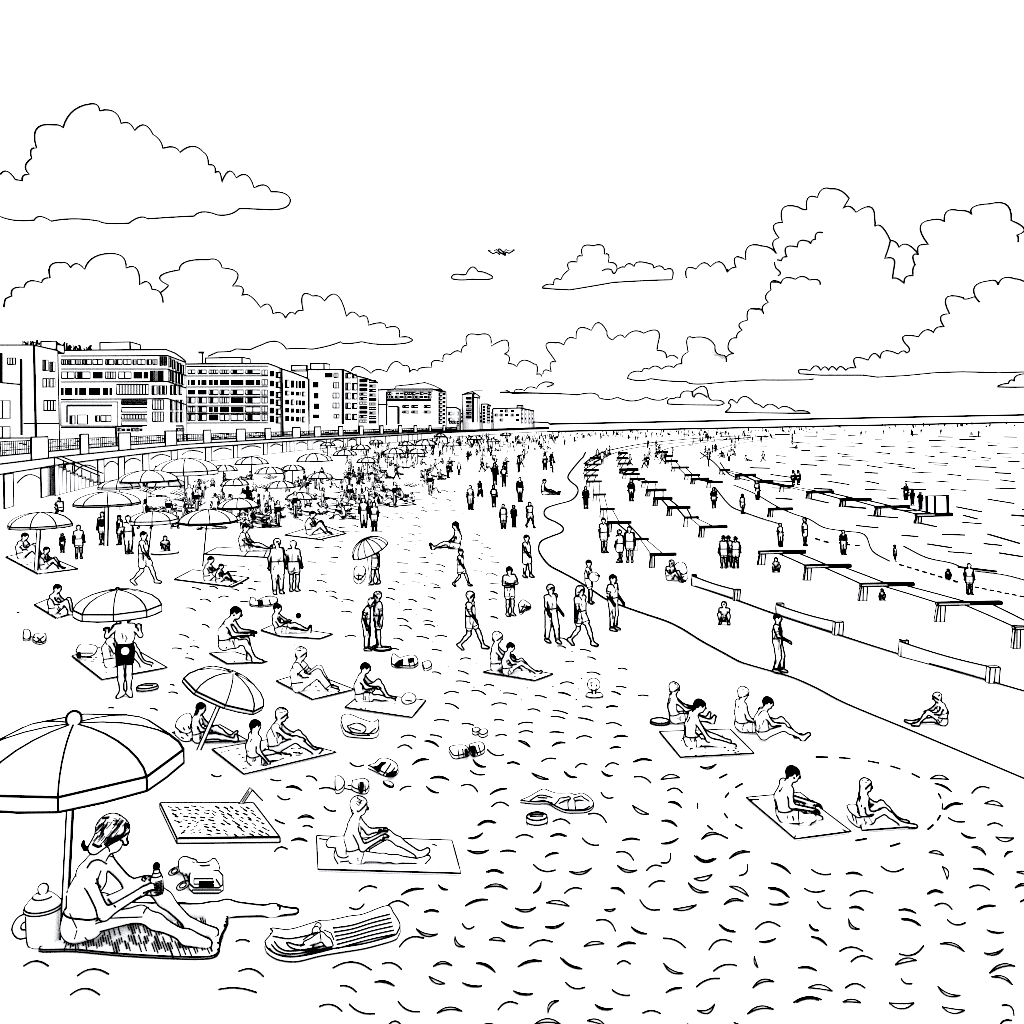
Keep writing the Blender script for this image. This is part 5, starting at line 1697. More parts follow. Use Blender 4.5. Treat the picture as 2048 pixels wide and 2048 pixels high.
for k in range(6):
    t = k / 6.0
    st_.append([(665 + k * 2, 1856 + 8.2 * k), (705, 1850 + 7.6 * k), (745, 1837 + 8.1 * k), (780 + k * 2.0, 1828 + 8.0 * k)])
for k in range(3):
    st_.append([(538 + k * 5, 1896 - k * 7), (552 + k * 4, 1908 - k * 6), (580, 1914 - k * 6), (620, 1909 - k * 6), (665, 1898 - 5 * k)])
st_ += [[(545, 1872), (580, 1877), (625, 1868), (640, 1862)], [(572, 1884), (580, 1894), (600, 1900), (625, 1899), (655, 1888)], [(575, 1884), (600, 1890), (625, 1878), (640, 1874)], [(600, 1892), (640, 1878)], [(625, 1894), (640, 1876)]]
flipflop('huge striped flip-flop lying on the sand in the foreground', out, .05, st_, [([(612, 1888, .06), (634, 1878, .12), (642, 1872, .15), (655, 1884, .10), (660, 1892, .06)], .03), ([(640, 1872, .15), (632, 1862, .15), (636, 1852, .10)], .028)],
         extra=[[(606, 1880, .08), (622, 1868, .13), (636, 1864, .2)], [(648, 1860, .2), (662, 1866, .14), (668, 1880, .07)], [(640, 1866, .2), (642, 1880, .18)]], name='flip_flop')
out = [(1041, 1605), (1060, 1597), (1085, 1583), (1100, 1587), (1114, 1591), (1140, 1591), (1150, 1594), (1165, 1591), (1180, 1600), (1187, 1611), (1182, 1620), (1170, 1625), (1150, 1626), (1131, 1625), (1112, 1617), (1097, 1608), (1070, 1608)]
st_ = [[(1060, 1601), (1080, 1590), (1105, 1595)], [(1075, 1595), (1095, 1596)], [(1066, 1603), (1090, 1602), (1112, 1612), (1130, 1619), (1165, 1619), (1180, 1612)], [(1085, 1600), (1105, 1606)], [(1153, 1594), (1150, 1606), (1152, 1622)], [(1137, 1620), (1136, 1604), (1142, 1596)], [(1120, 1606), (1128, 1596), (1136, 1594)]]
flipflop('smaller patterned flip-flop beside a striped disc, right of centre', out, .03, st_, [([(1112, 1610, .03), (1122, 1600, .07), (1138, 1596, .08)], .02), ([(1150, 1598, .07), (1162, 1596, .07), (1176, 1604, .03)], .02)], w=1.2)


def disc(label, x, y, rx, hh=.06, stripes=3, name='disc', cat='disc', z=0.0, dark=False):
    b = ground(x, y); r = rx * b[1] / F
    mb = MB(1.5)
    mb.lathe(b, [(r * .9, .0), (r, hh * .4), (r * .97, hh), (r * .7, hh * 1.15), (.01, hh * 1.2)], rings=(1, 2), seg=24)
    for k in range(stripes):
        t = (k + 1) / (stripes + 1) * 2 - 1
        wv = math.sqrt(1 - t * t) * .8
        mb.tube([b + V(-r * wv, r * t * .8, hh * 1.22), b + V(r * wv * .9, r * t * .8, hh * 1.22)], w=1.4)
    if dark:
        for k in range(16):
            a_ = R.uniform(0, 6.28); q = r * R.uniform(.1, .8)
            mb.dot(b + V(q * math.cos(a_), q * math.sin(a_), hh * 1.2), r * .05)
    return tag(mb.build(name, b), label, cat)
disc('striped round disc beside the small flip-flop', 1074, 1648, 21, .10)
disc('round float lying right of the standing woman in black shorts', 295, 1380, 20, .08, 2, 'float', 'float')
disc('speckled round cushion behind the sitter at centre right', 1320, 1447, 19, .05, 0, 'cushion', 'cushion', dark=True)
disc('mottled disc at the feet of the facing pair', 766, 1300, 17, .04, 1, 'float', 'float', dark=True)

# cluster of picnic things
bs = ground(402, 1735); b0 = V(bs[0], bs[1], 0)
mb = MB(1.4)
Yb_ = ground(402, 1750)[1]
cap_ = [(368, 1726), (372, 1742), (392, 1747), (415, 1744), (433, 1733), (426, 1722)]
pts = [ground(x, y, .05) for x, y in cap_]
v, f, n = caps_mesh([(.03, [(ground(372, 1736, .07), ground(395, 1743, .06), .05, .07), (ground(395, 1743, .06), ground(425, 1737, .07), .07, .06), (ground(425, 1737, .07), ground(427, 1722, .12), .05, .025),
                            (ground(372, 1736, .07), ground(368, 1724, .12), .05, .035), (ground(368, 1724, .12), ground(388, 1724, .12), .035, .02)])], .013)
draw(mb, v, f, n); mb.tube([ground(x, y, .14) for x, y in smooth_px([(384, 1724), (400, 1731), (420, 1730)], 4)], w=1.3)
finish(mb, bs, 'toy_boat', 'boat shaped inflatable toy with raised ends near the board', 'toy')
for (x, y, rr, lab) in ((349, 1747, 10.5, 'upper of two small coiled rings left of the toy boat'), (366, 1776, 11.5, 'lower of two small coiled rings beside the rounded box')):
    b = ground(x, y); mb = MB(1.3); px = b[1] / F
    for k in (.95, .5):
        mb.tube([b + V(rr * px * k * math.cos(t), rr * px * 1.9 * k * math.sin(t), .03) for t in np.linspace(0, 2 * math.pi, 20)], w=1.1)
    mb.lathe(b, [(rr * px, 0), (rr * px, .02), (.01, .025)], seg=20, sil=False, squash=1.9)
    finish(mb, b, 'coil', lab, 'coil', None)
mb = MB(1.4)
mb.tube([ground(x, y, .04) for x, y in smooth_px([(358, 1738), (366, 1750), (372, 1765)], 4)], w=1.2); mb.tube([ground(x, y, .04) for x, y in smooth_px([(362, 1736), (372, 1748), (380, 1768)], 4)], w=1.2)
finish(mb, ground(368, 1750), 'cord', 'short double cord joining the coils to the rounded box', 'cord')
mb = MB(1.5)
bx = [(382, 1752), (437, 1752), (446, 1762), (446, 1780), (438, 1786), (388, 1786), (379, 1778), (379, 1762)]
slab(mb, bx, .06, w=1.6, curved=False)
for P in ([(388, 1757), (426, 1757), (426, 1768), (388, 1768)], ):
    onslab(mb, P + [P[0]], .08, 1.1, seg=1)
onslab(mb, [(398, 1764), (428, 1764)], .08, 2.0); onslab(mb, [(398, 1771), (428, 1771)], .08, 2.2); onslab(mb, [(432, 1758), (440, 1770)], .08, 1.3); onslab(mb, [(384, 1780), (442, 1780)], .08, 1.3)
finish(mb, ground(412, 1770), 'radio', 'small rounded box like a radio with bars on its face', 'radio')


def lump(label, parts, base, stripes=(), name='sandal', cat='sandal', dark=(), hgt=.05, w=1.2):
    """small thing lying on the sand: outline pixels + strokes"""
    mb = MB(w)
    for out in parts:
        slab(mb, out, hgt, w=w)
    for s_ in stripes:
        onslab(mb, s_, hgt + .03, w=1.2)
    for d_ in dark:
        slab(mb, d_, .01, z=hgt + .012, m=K, w=.5)
    return finish(mb, ground(*base), name, label, cat)
lump('beached fish shaped toy at far left', [[(48, 1263), (58, 1264), (61, 1272), (58, 1281), (47, 1280)], [(70, 1272), (90, 1271), (91, 1284), (80, 1289), (66, 1283)]], (70, 1277), [[(60, 1273), (70, 1275)], [(74, 1274), (86, 1286)], [(88, 1272), (72, 1285)]], 'toy_fish', 'toy')
lump('pair of sandals with bow shaped heel left of the curly haired sitter', [[(670, 1560), (680, 1559), (689, 1570), (684, 1583), (672, 1586)], [(705, 1568), (728, 1564), (738, 1572), (734, 1586), (722, 1587), (705, 1580)]], (703, 1573),
     [[(689, 1577), (705, 1580)], [(695, 1571), (702, 1571)], [(716, 1566), (718, 1584)], [(730, 1568), (731, 1584)]], 'sandal', 'sandal', dark=[[(719, 1566), (727, 1566), (726, 1584), (720, 1584)]])
lump('dark banded shell lying above the sandals', [[(737, 1537), (750, 1533), (760, 1524), (776, 1524), (792, 1533), (796, 1545), (786, 1553), (770, 1552), (755, 1545)]], (768, 1540), [[(782, 1527), (766, 1551)], [(790, 1535), (776, 1552)]], 'shell', 'shell',
     dark=[[(744, 1535), (756, 1532), (762, 1526), (772, 1526), (764, 1533), (758, 1544)], [(780, 1545), (794, 1544), (786, 1552), (772, 1551)]])
lump('rolled banded bundle lying alone at centre', [[(898, 1503), (905, 1498), (930, 1497), (938, 1510), (925, 1515), (908, 1517)], [(938, 1495), (960, 1490), (969, 1498), (965, 1508), (945, 1512)]], (933, 1504),
     [[(916, 1498), (918, 1516)], [(925, 1498), (928, 1514)], [(950, 1493), (955, 1509)], [(957, 1491), (962, 1508)]], 'bundle', 'bundle', dark=[[(941, 1494), (948, 1493), (951, 1510), (945, 1511)], [(929, 1499), (934, 1499), (937, 1511), (931, 1513)]])
lump('tiny pair of pale sandals above the banded bundle', [[(945, 1463), (955, 1461), (960, 1466), (952, 1470), (946, 1468)], [(962, 1465), (972, 1464), (975, 1470), (966, 1475), (958, 1471)]], (960, 1468), [], 'sandal', 'sandal')
lump('canoe shaped float with a doll in it, left of centre', [[(682, 1450), (686, 1440), (700, 1438), (720, 1446), (745, 1454), (757, 1449), (752, 1475), (710, 1475), (690, 1470)]], (715, 1460),
     [[(694, 1452), (715, 1446), (732, 1455), (725, 1466), (705, 1464), (694, 1452)], [(700, 1455), (722, 1462)], [(735, 1470), (752, 1456)], [(690, 1462), (710, 1470), (740, 1471)]], 'float', 'float', hgt=.08)
lump('striped bag with a small ball behind the dark haired sitter', [[(783, 1322), (786, 1312), (794, 1316), (800, 1320), (815, 1316), (830, 1316), (836, 1328), (826, 1336), (800, 1335), (785, 1333)], [(845, 1330), (858, 1326), (863, 1336), (850, 1342)]], (815, 1326),
     [[(806, 1319), (804, 1333)], [(816, 1317), (820, 1334)], [(826, 1318), (830, 1333)]], 'bag', 'bag', dark=[[(798, 1321), (806, 1320), (800, 1333), (788, 1331)], [(817, 1318), (828, 1317), (824, 1325), (818, 1325)]])
lump('small figure shaped float near the first standing pair', [[(501, 1198), (510, 1200), (512, 1206), (528, 1198), (548, 1197), (555, 1203), (545, 1212), (503, 1213)]], (527, 1206), [[(516, 1200), (517, 1212)], [(524, 1199), (526, 1211)], [(538, 1199), (542, 1210)]], 'float', 'float',
     dark=[[(516, 1202), (524, 1201), (524, 1211), (517, 1211)]])
lump('short round seed pod on the sand below the shell', [[(766, 1565), (780, 1566), (787, 1572), (782, 1575), (772, 1571)]], (776, 1570), [], 'seed_pod', 'seed pod', hgt=.02)
# ------------------------------------------------------------------ the people one can tell apart
# foreground woman
wp = kneesup(pelvis=V(0, 0, .13), chest=V(.03, 0, .38), neck=V(.12, 0, .60), head=V(.235, 0, .765), face=V(1, 0, -.42),
             elR=V(.25, -.20, .27), haR=V(.47, -.14, .385), elL=V(.28, .2, .30), haL=V(.47, .06, .40),
             knR=V(.47, -.10, .22), anR=V(.84, -.17, .075), toR=V(.99, -.2, .04), knL=V(.47, .12, .33), anL=V(.83, -.02, .075), toL=V(.99, -.04, .04))
def third(J, s):
    a = J['pelvis'] + V(.06, .16, 0)
    k1 = ground(330, 1826, .09); k2 = ground(420, 1822, .07); k3 = ground(452, 1818, .075); k4 = ground(545, 1822, .05); t = ground(592, 1822, .04); up_ = ground(556, 1816, .12)
    return [(a, k1, .11, .085), (k1, k2, .085, .065), (k2, k3, .068, .072), (k3, k4, .074, .04), (k4, t, .045, .026), (k4, up_, .04, .022)]
fw_root, FJ, fs, fh = person('woman with hatched bobbed hair holding a bottle on the striped blanket in front', wp, 165, 1876, 240, 0, hair='streak_bob', wear=('briefs',), fem=True, w=1.6, extra=third, headk=1.1, limbk=.84)
bs_ = Surf(*FJ['mesh'])
mb = MB(1.3)
O = lambda *a: [(x / 3.019, 1400 + y / 3.019) for x, y in zip(a[::2], a[1::2])]
for st_, w_ in ((O(725, 850, 735, 848, 745, 862), 1.7), (O(722, 838, 740, 832), 1.1), (O(718, 915, 732, 908, 745, 912), 1.4), (O(640, 885, 655, 892, 662, 915), 1.3), (O(655, 940, 680, 948, 705, 952), 1.1), (O(525, 1015, 555, 975, 600, 966, 645, 990), 1.5),
                (O(575, 1105, 600, 1120, 625, 1160, 665, 1220, 700, 1252), 1.5), (O(485, 1390, 540, 1360, 605, 1318), 1.3), (O(500, 1415, 540, 1385, 580, 1350, 640, 1335), 1.3),
                (O(865, 1290, 880, 1262, 898, 1250), 1.2), (O(655, 1318, 760, 1314, 860, 1310), 1.3)):
    bs_.stroke(mb, st_, w_)
mb.build('face_and_skin_lines', fw_root.location, fw_root)
hs_ = Surf(*FJ['hairmesh'])
mb = MB(1.2)
RR = random.Random(3)
for i in range(64):
    x0, y0 = RR.uniform(575, 790), RR.uniform(718, 850)
    L = RR.uniform(28, 60)
    hs_.stroke(mb, O(x0, y0, x0 - L * .35, y0 + L * .5, x0 - L * .8, y0 + L), RR.choice([.6, .8, .8, 1.1]))
for P in (O(548, 800, 560, 750, 600, 720, 660, 708), O(550, 830, 556, 790, 575, 755), O(640, 880, 665, 845, 700, 830, 745, 812), O(655, 862, 700, 838, 750, 800, 757, 750), O(760, 745, 800, 790, 795, 835, 770, 845), O(770, 760, 788, 800, 778, 835), O(560, 870, 590, 885, 615, 880)):
    hs_.stroke(mb, P, 2.2)
fl = [at(x, y, FJ['head'][1]) for x, y in ((186, 1688), (178, 1697), (170, 1698), (166, 1690), (167, 1682))]
v, f, n = caps_mesh([(.008, [(a, b, .022, .016) for a, b in zip(fl[:-1], fl[1:])])], .012)
m2_ = MB(1.4); m2_.add(v, f, K, True); m2_.build('hair_flick', fw_root.location, fw_root)
mb.build('hair_strands', fw_root.location, fw_root)
# bottle in her hand
c = at(313, 1790, fw_root.location[1] + FJ['palmR'][1] - FJ['pelvis'][1])
Yb_ = (FJ['palmR'][1] + FJ['palmL'][1]) / 2
c = at(314, 1789, Yb_); u = Yb_ / F
mb = MB(1.4)
mb.lathe(c, [(9 * u, 0), (11 * u, 3 * u), (11.5 * u, 30 * u), (9 * u, 38 * u), (5 * u, 44 * u), (5 * u, 50 * u)], rings=(1, 3, 4), seg=20)
for k in range(9):
    z = (6 + k * 3) * u
    mb.tube([c + V(11.8 * u * math.sin(t), -11.8 * u * math.cos(t), z) for t in np.linspace(-.2 if k % 2 else .1, 1.3, 5)], w=1.1)
eb = empty('bottle', c); tag(eb, 'ribbed drinks bottle with a black cap in the foreground woman\'s hand', 'bottle')
mb.build('body', c, eb)
mb = MB(1); mb.lathe(c, [(6 * u, 50 * u), (7 * u, 54 * u), (7 * u, 60 * u), (4 * u, 64 * u), (.001, 65 * u)], m=K, seg=14); mb.build('cap', c, eb)

P_ = person
G1 = 'sunbathers sitting on the near sand'
P_('curly haired sitter on a plain mat raising a cup, legs stretched right', mixed(haR=V(.36, -.18, .40), elR=V(.14, -.24, .30), haL=V(.34, .1, .42), elL=V(.16, .2, .36), head=V(.06, 0, .80), neck=V(.0, 0, .64), chest=V(-.05, 0, .40), face=V(1, 0, -.1),
   knR=V(.42, -.14, .11), anR=V(.96, -.16, .06), toR=V(1.06, -.2, .13), anL=V(.92, .06, .06), toL=V(1.03, .06, .12), knL=V(.45, .08, .36)), 712, 1724, 128, 0, hair='curly', wear=('briefs',), fem=True, group=G1)
lump('stuffed round bag beside the curly haired sitter', [[(652, 1706), (660, 1695), (680, 1692), (700, 1692), (706, 1705), (700, 1728), (690, 1736), (676, 1732), (670, 1716), (656, 1714)]], (682, 1720), [[(672, 1694), (668, 1712), (676, 1728)], [(680, 1724), (698, 1722)]], 'bag', 'bag', hgt=.12)
P_('sitter seen from behind with thick dark hair, on the speckled mat', kneesup(head=V(.03, 0, .80), knL=V(.3, .1, .18), knR=V(.4, -.1, .12), anL=V(.6, .1, .06), anR=V(.62, .0, .05), toL=V(.7, .1, .05), toR=V(.75, 0, .05), elL=V(0, .24, .36), elR=V(0, -.24, .36), haL=V(.2, .2, .1), haR=V(.2, -.2, .1)), 509, 1532, 92, 35, hair='black', wear=('briefs',), group=G1)
P_('sitter in a patterned top holding a small cup, right of the dark haired back', mixed(haR=V(.5, -.14, .36), elR=V(.25, -.2, .42), knR=V(.42, -.12, .34), anR=V(.8, -.1, .06), toR=V(.9, -.1, .12)), 553, 1510, 92, 0, hair='light', wear=('vest',), fem=True, group=G1)
P_('long haired woman sitting below the tilted umbrella with bent legs', legsout(knL=V(.38, .1, .3), anL=V(.72, .1, .06), knR=V(.42, -.1, .16), anR=V(.9, -.1, .06), head=V(.06, 0, .8), elR=V(.12, -.18, .34), haR=V(.25, -.1, .3)), 398, 1484, 78, 0, hair='black_long', wear=('briefs', 'bikini'), fem=True, group=G1)
lump('speckled beach bag behind the long haired woman under the tilted umbrella', [[(351, 1470), (354, 1458), (366, 1446), (380, 1443), (384, 1456), (382, 1480), (366, 1482)]], (367, 1472), [[(358, 1462), (362, 1466)], [(366, 1455), (370, 1460)], [(372, 1468), (376, 1472)], [(362, 1474), (367, 1477)], [(376, 1452), (379, 1458)]], 'bag', 'bag', hgt=.14)
P_('lone dark haired sitter at far left hugging raised knees', kneesup(anL=V(.5, .1, .07), anR=V(.52, -.1, .07), toL=V(.66, .1, .04), toR=V(.68, -.1, .04)), 108, 1230, 61, 0, hair='black', wear=('trunks',), group=G1, w=1.2)
P_('crouching reader with black hair leaning over something in the hands', stool(), 452, 1326, 112, 0, hair='black', wear=('trunks',), group=G1)
P_('reclining sunbather with black hair on the oval mat', legsout(chest=V(-.1, 0, .38), neck=V(-.12, 0, .6), head=V(-.06, 0, .75), haR=V(.25, -.1, .38), elR=V(.05, -.2, .3)), 560, 1268, 60, 0, hair='black', wear=('trunks',), group=G1, w=1.2)
mb = MB(1); u = ground(597, 1262)[1] / F; c = at(597, 1237, ground(565, 1268)[1]); mb.lathe(c, [(3 * u, 0), (5.5 * u, 3 * u), (5.5 * u, 8 * u), (3 * u, 11 * u), (.001, 12 * u)], m=K, seg=12); finish(mb, (c[0], c[1], c[2]), 'cup', 'dark round cup held by the reclining sunbather', 'cup')
P_('sitter with streaked hair wrapped in a striped towel', kneesup(head=V(.06, 0, .80), neck=V(.0, 0, .64)), 598, 1384, 88, 0, hair='streak', wear=('shirt', 'pants'), group=G1, w=1.2)
P_('dark haired sitter with bent knees right of the streaked hair sitter', kneesup(knR=V(.42, -.13, .14), anR=V(.7, -.1, .06), toR=V(.8, -.1, .05)), 722, 1404, 78, 0, hair='black', wear=('trunks',), group=G1)
lump('small crumpled bag at the feet of the dark haired sitter', [[(804, 1402), (812, 1394), (824, 1394), (832, 1402), (828, 1412), (812, 1416), (804, 1410)]], (818, 1408), [[(810, 1400), (824, 1402)]], 'bag', 'bag', hgt=.07)
P_('plain haired half of the couple with the black bag, sitting upright', kneesup(head=V(.05, 0, .82), neck=V(.0, 0, .65), chest=V(-.03, 0, .4), knR=V(.38, -.1, .3), knL=V(.38, .1, .3)), 992, 1343, 78, 0, hair='light', wear=('trunks',), group=G1, w=1.2)
P_('dark haired half of the couple, leaning back on the other with legs out', mixed(knR=V(.42, -.1, .36), anR=V(.86, -.1, .06), toR=V(.98, -.1, .1)), 1014, 1350, 64, 0, hair='black', wear=('briefs', 'bikini'), fem=True, group=G1, w=1.2)
lump('black ring shaped bag beside the seated couple', [[(992, 1338), (1000, 1328), (1018, 1326), (1024, 1336), (1014, 1347), (998, 1347)]], (1008, 1340), [], 'bag', 'bag', dark=[[(994, 1338), (1002, 1330), (1016, 1328), (1022, 1336), (1012, 1345), (1000, 1345)]], hgt=.05)
P_('sitter facing right behind the speckled mat, arms reaching forward', legsout(haR=V(.5, -.1, .34), elR=V(.24, -.16, .36), haL=V(.5, .1, .34), elL=V(.24, .16, .36), head=V(.0, 0, .83), neck=V(-.02, 0, .66), knR=V(.4, -.1, .16), knL=V(.4, .1, .16)), 1350, 1446, 80, 0, hair='light', wear=('trunks',), group=G1, w=1.3)
P_('dark haired sitter reaching forward with both hands on the speckled mat', legsout(chest=V(.0, 0, .42), neck=V(.08, 0, .64), head=V(.18, 0, .78), haR=V(.62, -.12, .1), elR=V(.3, -.2, .2), haL=V(.6, .12, .12), elL=V(.3, .2, .22), knR=V(.42, -.12, .1), anR=V(.7, -.14, .05), toR=V(.8, -.16, .06), knL=V(.4, .12, .14), anL=V(.68, .1, .06), toL=V(.76, .1, .06)), 1382, 1494, 95, 0, hair='black', wear=('briefs',), group=G1)
P_('straight backed sitter with pale hair left of the bent legged sitter', cross(head=V(.05, 0, .83), neck=V(.0, 0, .66), chest=V(-.03, 0, .42)), 1484, 1463, 88, 10, hair='light', wear=('trunks',), fem=True, group=G1, w=1.2)
P_('dark haired sitter in a striped top with bent legs pointing right', mixed(knR=V(.42, -.1, .28), anR=V(.82, -.1, .06), toR=V(.95, -.1, .14)), 1526, 1480, 86, 0, hair='black', wear=('vest',), group=G1, w=1.3)
P_('sunbather at far right alone, facing left with stretched legs', mixed(), 1884, 1450, 64, 180, hair='light', wear=('briefs', 'bikini'), fem=True, group=G1, w=1.3)
P_('cross-legged man with dark hair inside the dashed sand rings', cross(knR=V(.34, -.22, .16), knL=V(.5, .2, .2), anR=V(.5, -.02, .07), anL=V(.3, -.18, .07), haR=V(.42, -.1, .24), haL=V(.5, .1, .26), toR=V(.58, .0, .06), toL=V(.2, -.2, .05)), 1570, 1645, 112, 0, hair='black', wear=('trunks',), group=G1, w=1.5)
P_('long haired woman with bent knees inside the dashed sand rings', mixed(knL=V(.36, .1, .42), anL=V(.7, .1, .07), knR=V(.38, -.1, .34), anR=V(.72, -.1, .07), head=V(.04, 0, .82), neck=V(0, 0, .66), face=V(1, -.6, 0), haR=V(.22, -.12, .3), elR=V(.02, -.24, .34)), 1730, 1649, 90, -8, hair='streak_long', wear=('bikini', 'briefs'), fem=True, group=G1, w=1.4)
lump('striped tote bag beside the long haired woman in the rings', [[(1694, 1630), (1702, 1627), (1716, 1630), (1724, 1650), (1716, 1654), (1700, 1642)]], (1708, 1640), [[(1704, 1630), (1708, 1642)], [(1710, 1630), (1714, 1648)]], 'bag', 'bag', hgt=.12)
bt = ground(1189, 1394); u = bt[1] / F
et = empty('toy', bt); tag(et, 'small round faced toy standing on a disc, alone at centre right', 'toy')
mb = MB(1.3); mb.lathe(bt, [(15 * u, 0), (17 * u, 3 * u), (15 * u, 6 * u), (.01, 6.5 * u)], rings=(1,), seg=24); mb.build('disc', bt, et)
mb = MB(1.3); v, f, n = caps_mesh([(.004, [(bt + V(-1 * u, 0, 5 * u), bt + V(-1 * u, 0, 14 * u), 3 * u, 3 * u), (bt + V(-1 * u, 0, 25 * u), bt + V(-1 * u, 0, 25.1 * u), 12 * u, 12 * u)])], 1.1 * u); draw(mb, v, f, n)
ts_ = Surf(v, f)
for P in ([(1183, 1369), (1183, 1373)], [(1193, 1369), (1193, 1373)], [(1182, 1378), (1188, 1381), (1194, 1377)], [(1180, 1366), (1185, 1365)]): ts_.stroke(mb, P, 1.1)
mb.build('head', bt, et)
# trio by the rimmed umbrella
bw_root, bJ, bs2, _ = P_('woman standing in black shorts, face hidden behind the deep rimmed umbrella', stand(elR=V(.0, -.34, 1.22), haR=V(.16, -.3, 1.36), elL=V(0, .3, 1.2), haL=V(.1, .3, 1.36), knL=V(.02, .07, .5), anL=V(0, .06, .08), knR=V(.1, -.07, .5), anR=V(.04, -.07, .08)), 252, 1392, 172, -80, hair='black_bob', wear=('black_trunks', 'top'), fem=True, w=1.3)
toc = nrm(CAM - bJ['pelvis']); cpt = bJ['pelvis'] + toc * .155 * bs2 - V(0, 0, .03 * bs2)
mb = MB(1); mb.lathe(cpt, [(.075 * bs2, 0), (.075 * bs2, .012), (.001, .02)], axis=toc, seg=20, sil=False)
o = mb.build('shorts_patch', bw_root.location, bw_root); o['label'] = 'round white patch on the black shorts'
P_('sitter hidden behind the woman in black shorts, knees raised to the right', kneesup(), 224, 1336, 88, 0, hair='black', wear=('vest', 'trunks'), group=G1, w=1.2)
lump('crumpled bag on the mat of the trio', [[(152, 1310), (160, 1298), (176, 1297), (194, 1302), (190, 1316), (176, 1322), (160, 1320)]], (172, 1312), [[(160, 1306), (186, 1306)], [(164, 1314), (184, 1315)]], 'bag', 'bag', hgt=.1, dark=[[(152, 1309), (160, 1304), (162, 1316), (155, 1316)]])

G2 = 'people standing and walking on the near sand'
P_('walker in a long white shirt striding right at the centre', walk(), 942, 1300, 116, -15, hair='curly', wear=('shirt', 'trunks'), group=G2, w=1.35)
P_('left one of the hand in hand pair, long trousers', walk(haL=V(.1, .34, .86), knL=V(.14, .08, .5), anL=V(.2, .08, .1), toL=V(.33, .08, .04), anR=V(-.12, -.08, .1), toR=V(.02, -.08, .03)), 1103, 1286, 116, -55, hair='light', wear=('vest', 'pants'), group=G2)
P_('right one of the hand in hand pair, striding in shorts', walk(haR=V(.1, -.34, .86)), 1162, 1292, 119, -40, hair='light_bob', wear=('shirt', 'trunks'), group=G2)
P_('person carrying a round ball just behind the hand in hand pair', stand(haL=V(.34, .12, 1.12), haR=V(.34, -.12, 1.1), elL=V(.08, .24, 1.12), elR=V(.08, -.24, 1.12), knR=V(.1, -.08, .5), anR=V(.1, -.1, .1)), 1178, 1208, 88, -20, hair='black_cap', wear=('vest', 'trunks'), group=G2, w=1.2)
P_('standing man with black hair and hand in pocket at the wet sand edge', stand(haR=V(.12, -.2, .9), haL=V(.2, .26, .86)), 1227, 1261, 111, -35, hair='black', wear=('shirt', 'pants'), group=G2)
P_('man with a kite shaped bag standing with folded arms', stand(elL=V(.06, .27, 1.14), haL=V(.2, .02, 1.12), elR=V(.06, -.27, 1.14), haR=V(.2, -.02, 1.14)), 1020, 1232, 98, -60, hair='black_cap', wear=('shirt', 'trunks'), group=G2, w=1.25)
lump('ragged kite shaped bag by the man with folded arms', [[(1037, 1212), (1046, 1203), (1062, 1215), (1050, 1222), (1041, 1229)]], (1048, 1216), [[(1042, 1212), (1056, 1216)], [(1042, 1222), (1050, 1208)]], 'bag', 'bag', dark=[[(1052, 1211), (1062, 1215), (1052, 1219)]])
P_('person in a loose patterned robe walking above the man with folded arms', walk(knL=V(.1, .08, .5), anL=V(.14, .08, .1), toL=V(.26, .08, .04), anR=V(-.08, -.08, .1), toR=V(.05, -.08, .03)), 1054, 1156, 86, -30, hair='black', wear=('dress', 'trunks'), group=G2, w=1.2)
P_('man in a cap stepping right with one hand on the hip', walk(), 922, 1174, 76, -20, hair='black_cap', wear=('vest', 'trunks'), group=G2, w=1.15)
P_('slim person in a long wrap, left of two standing together', stand(), 556, 1188, 110, -60, hair='curly', wear=('dress', 'pants'), fem=True, group=G2, w=1.25)
P_('bald bather in trunks, right of two standing together', stand(knR=V(.1, -.1, .48), anR=V(-.02, -.1, .1)), 588, 1184, 103, 80, hair=None, wear=('trunks',), group=G2, w=1.3)
P_('stooping person facing right in the pair sharing a disc', stand(chest=V(.02, 0, 1.2), neck=V(.1, 0, 1.4), head=V(.2, 0, 1.52), haR=V(.05, -.2, .8)), 733, 1301, 104, 0, hair='light', wear=('shirt', 'pants'), group=G2, w=1.3)
P_('upright person with cropped hair facing left in the pair sharing a disc', stand(), 758, 1297, 113, 200, hair='light', wear=('shirt', 'trunks'), group=G2, w=1.3)
P_('person walking left under a carried parasol with a round bag', walk(knL=V(.1, .08, .5), anL=V(.12, .08, .1), toL=V(.26, .08, .04), haR=V(.2, -.2, 1.55), elR=V(.16, -.24, 1.3), anR=V(-.1, -.08, .1), toR=V(0, -.08, .03)), 752, 1170, 92, 180, hair='black', wear=('shirt', 'trunks'), group=G2, w=1.2)
yb = ground(752, 1170)[1]; c = at(729, 1104, yb)
umb_root = umbrella('mottled parasol carried over the shoulder of the walker', (741, 1170), (730, 1078), 38, drop=.7, valance=0, rot=.2, w=1.2, knob=0, tilt=nrm(V(-.35, -.2, .9)), pole_w=1.0, name='parasol', n=13)
lump('round net bag hanging behind the parasol carrier', [[(708, 1150), (712, 1142), (726, 1141), (731, 1148), (728, 1160), (718, 1168), (709, 1162)]], (719, 1162), [[(712, 1150), (726, 1152)], [(714, 1158), (724, 1160)], [(718, 1146), (716, 1162)]], 'bag', 'bag', hgt=.15)
P_('long haired sitter facing left with legs straight, below the crowd', legsout(head=V(.02, 0, .82)), 913, 1098, 54, 180, hair='black_long', wear=('top', 'trunks'), fem=True, group=G2, w=1.15)
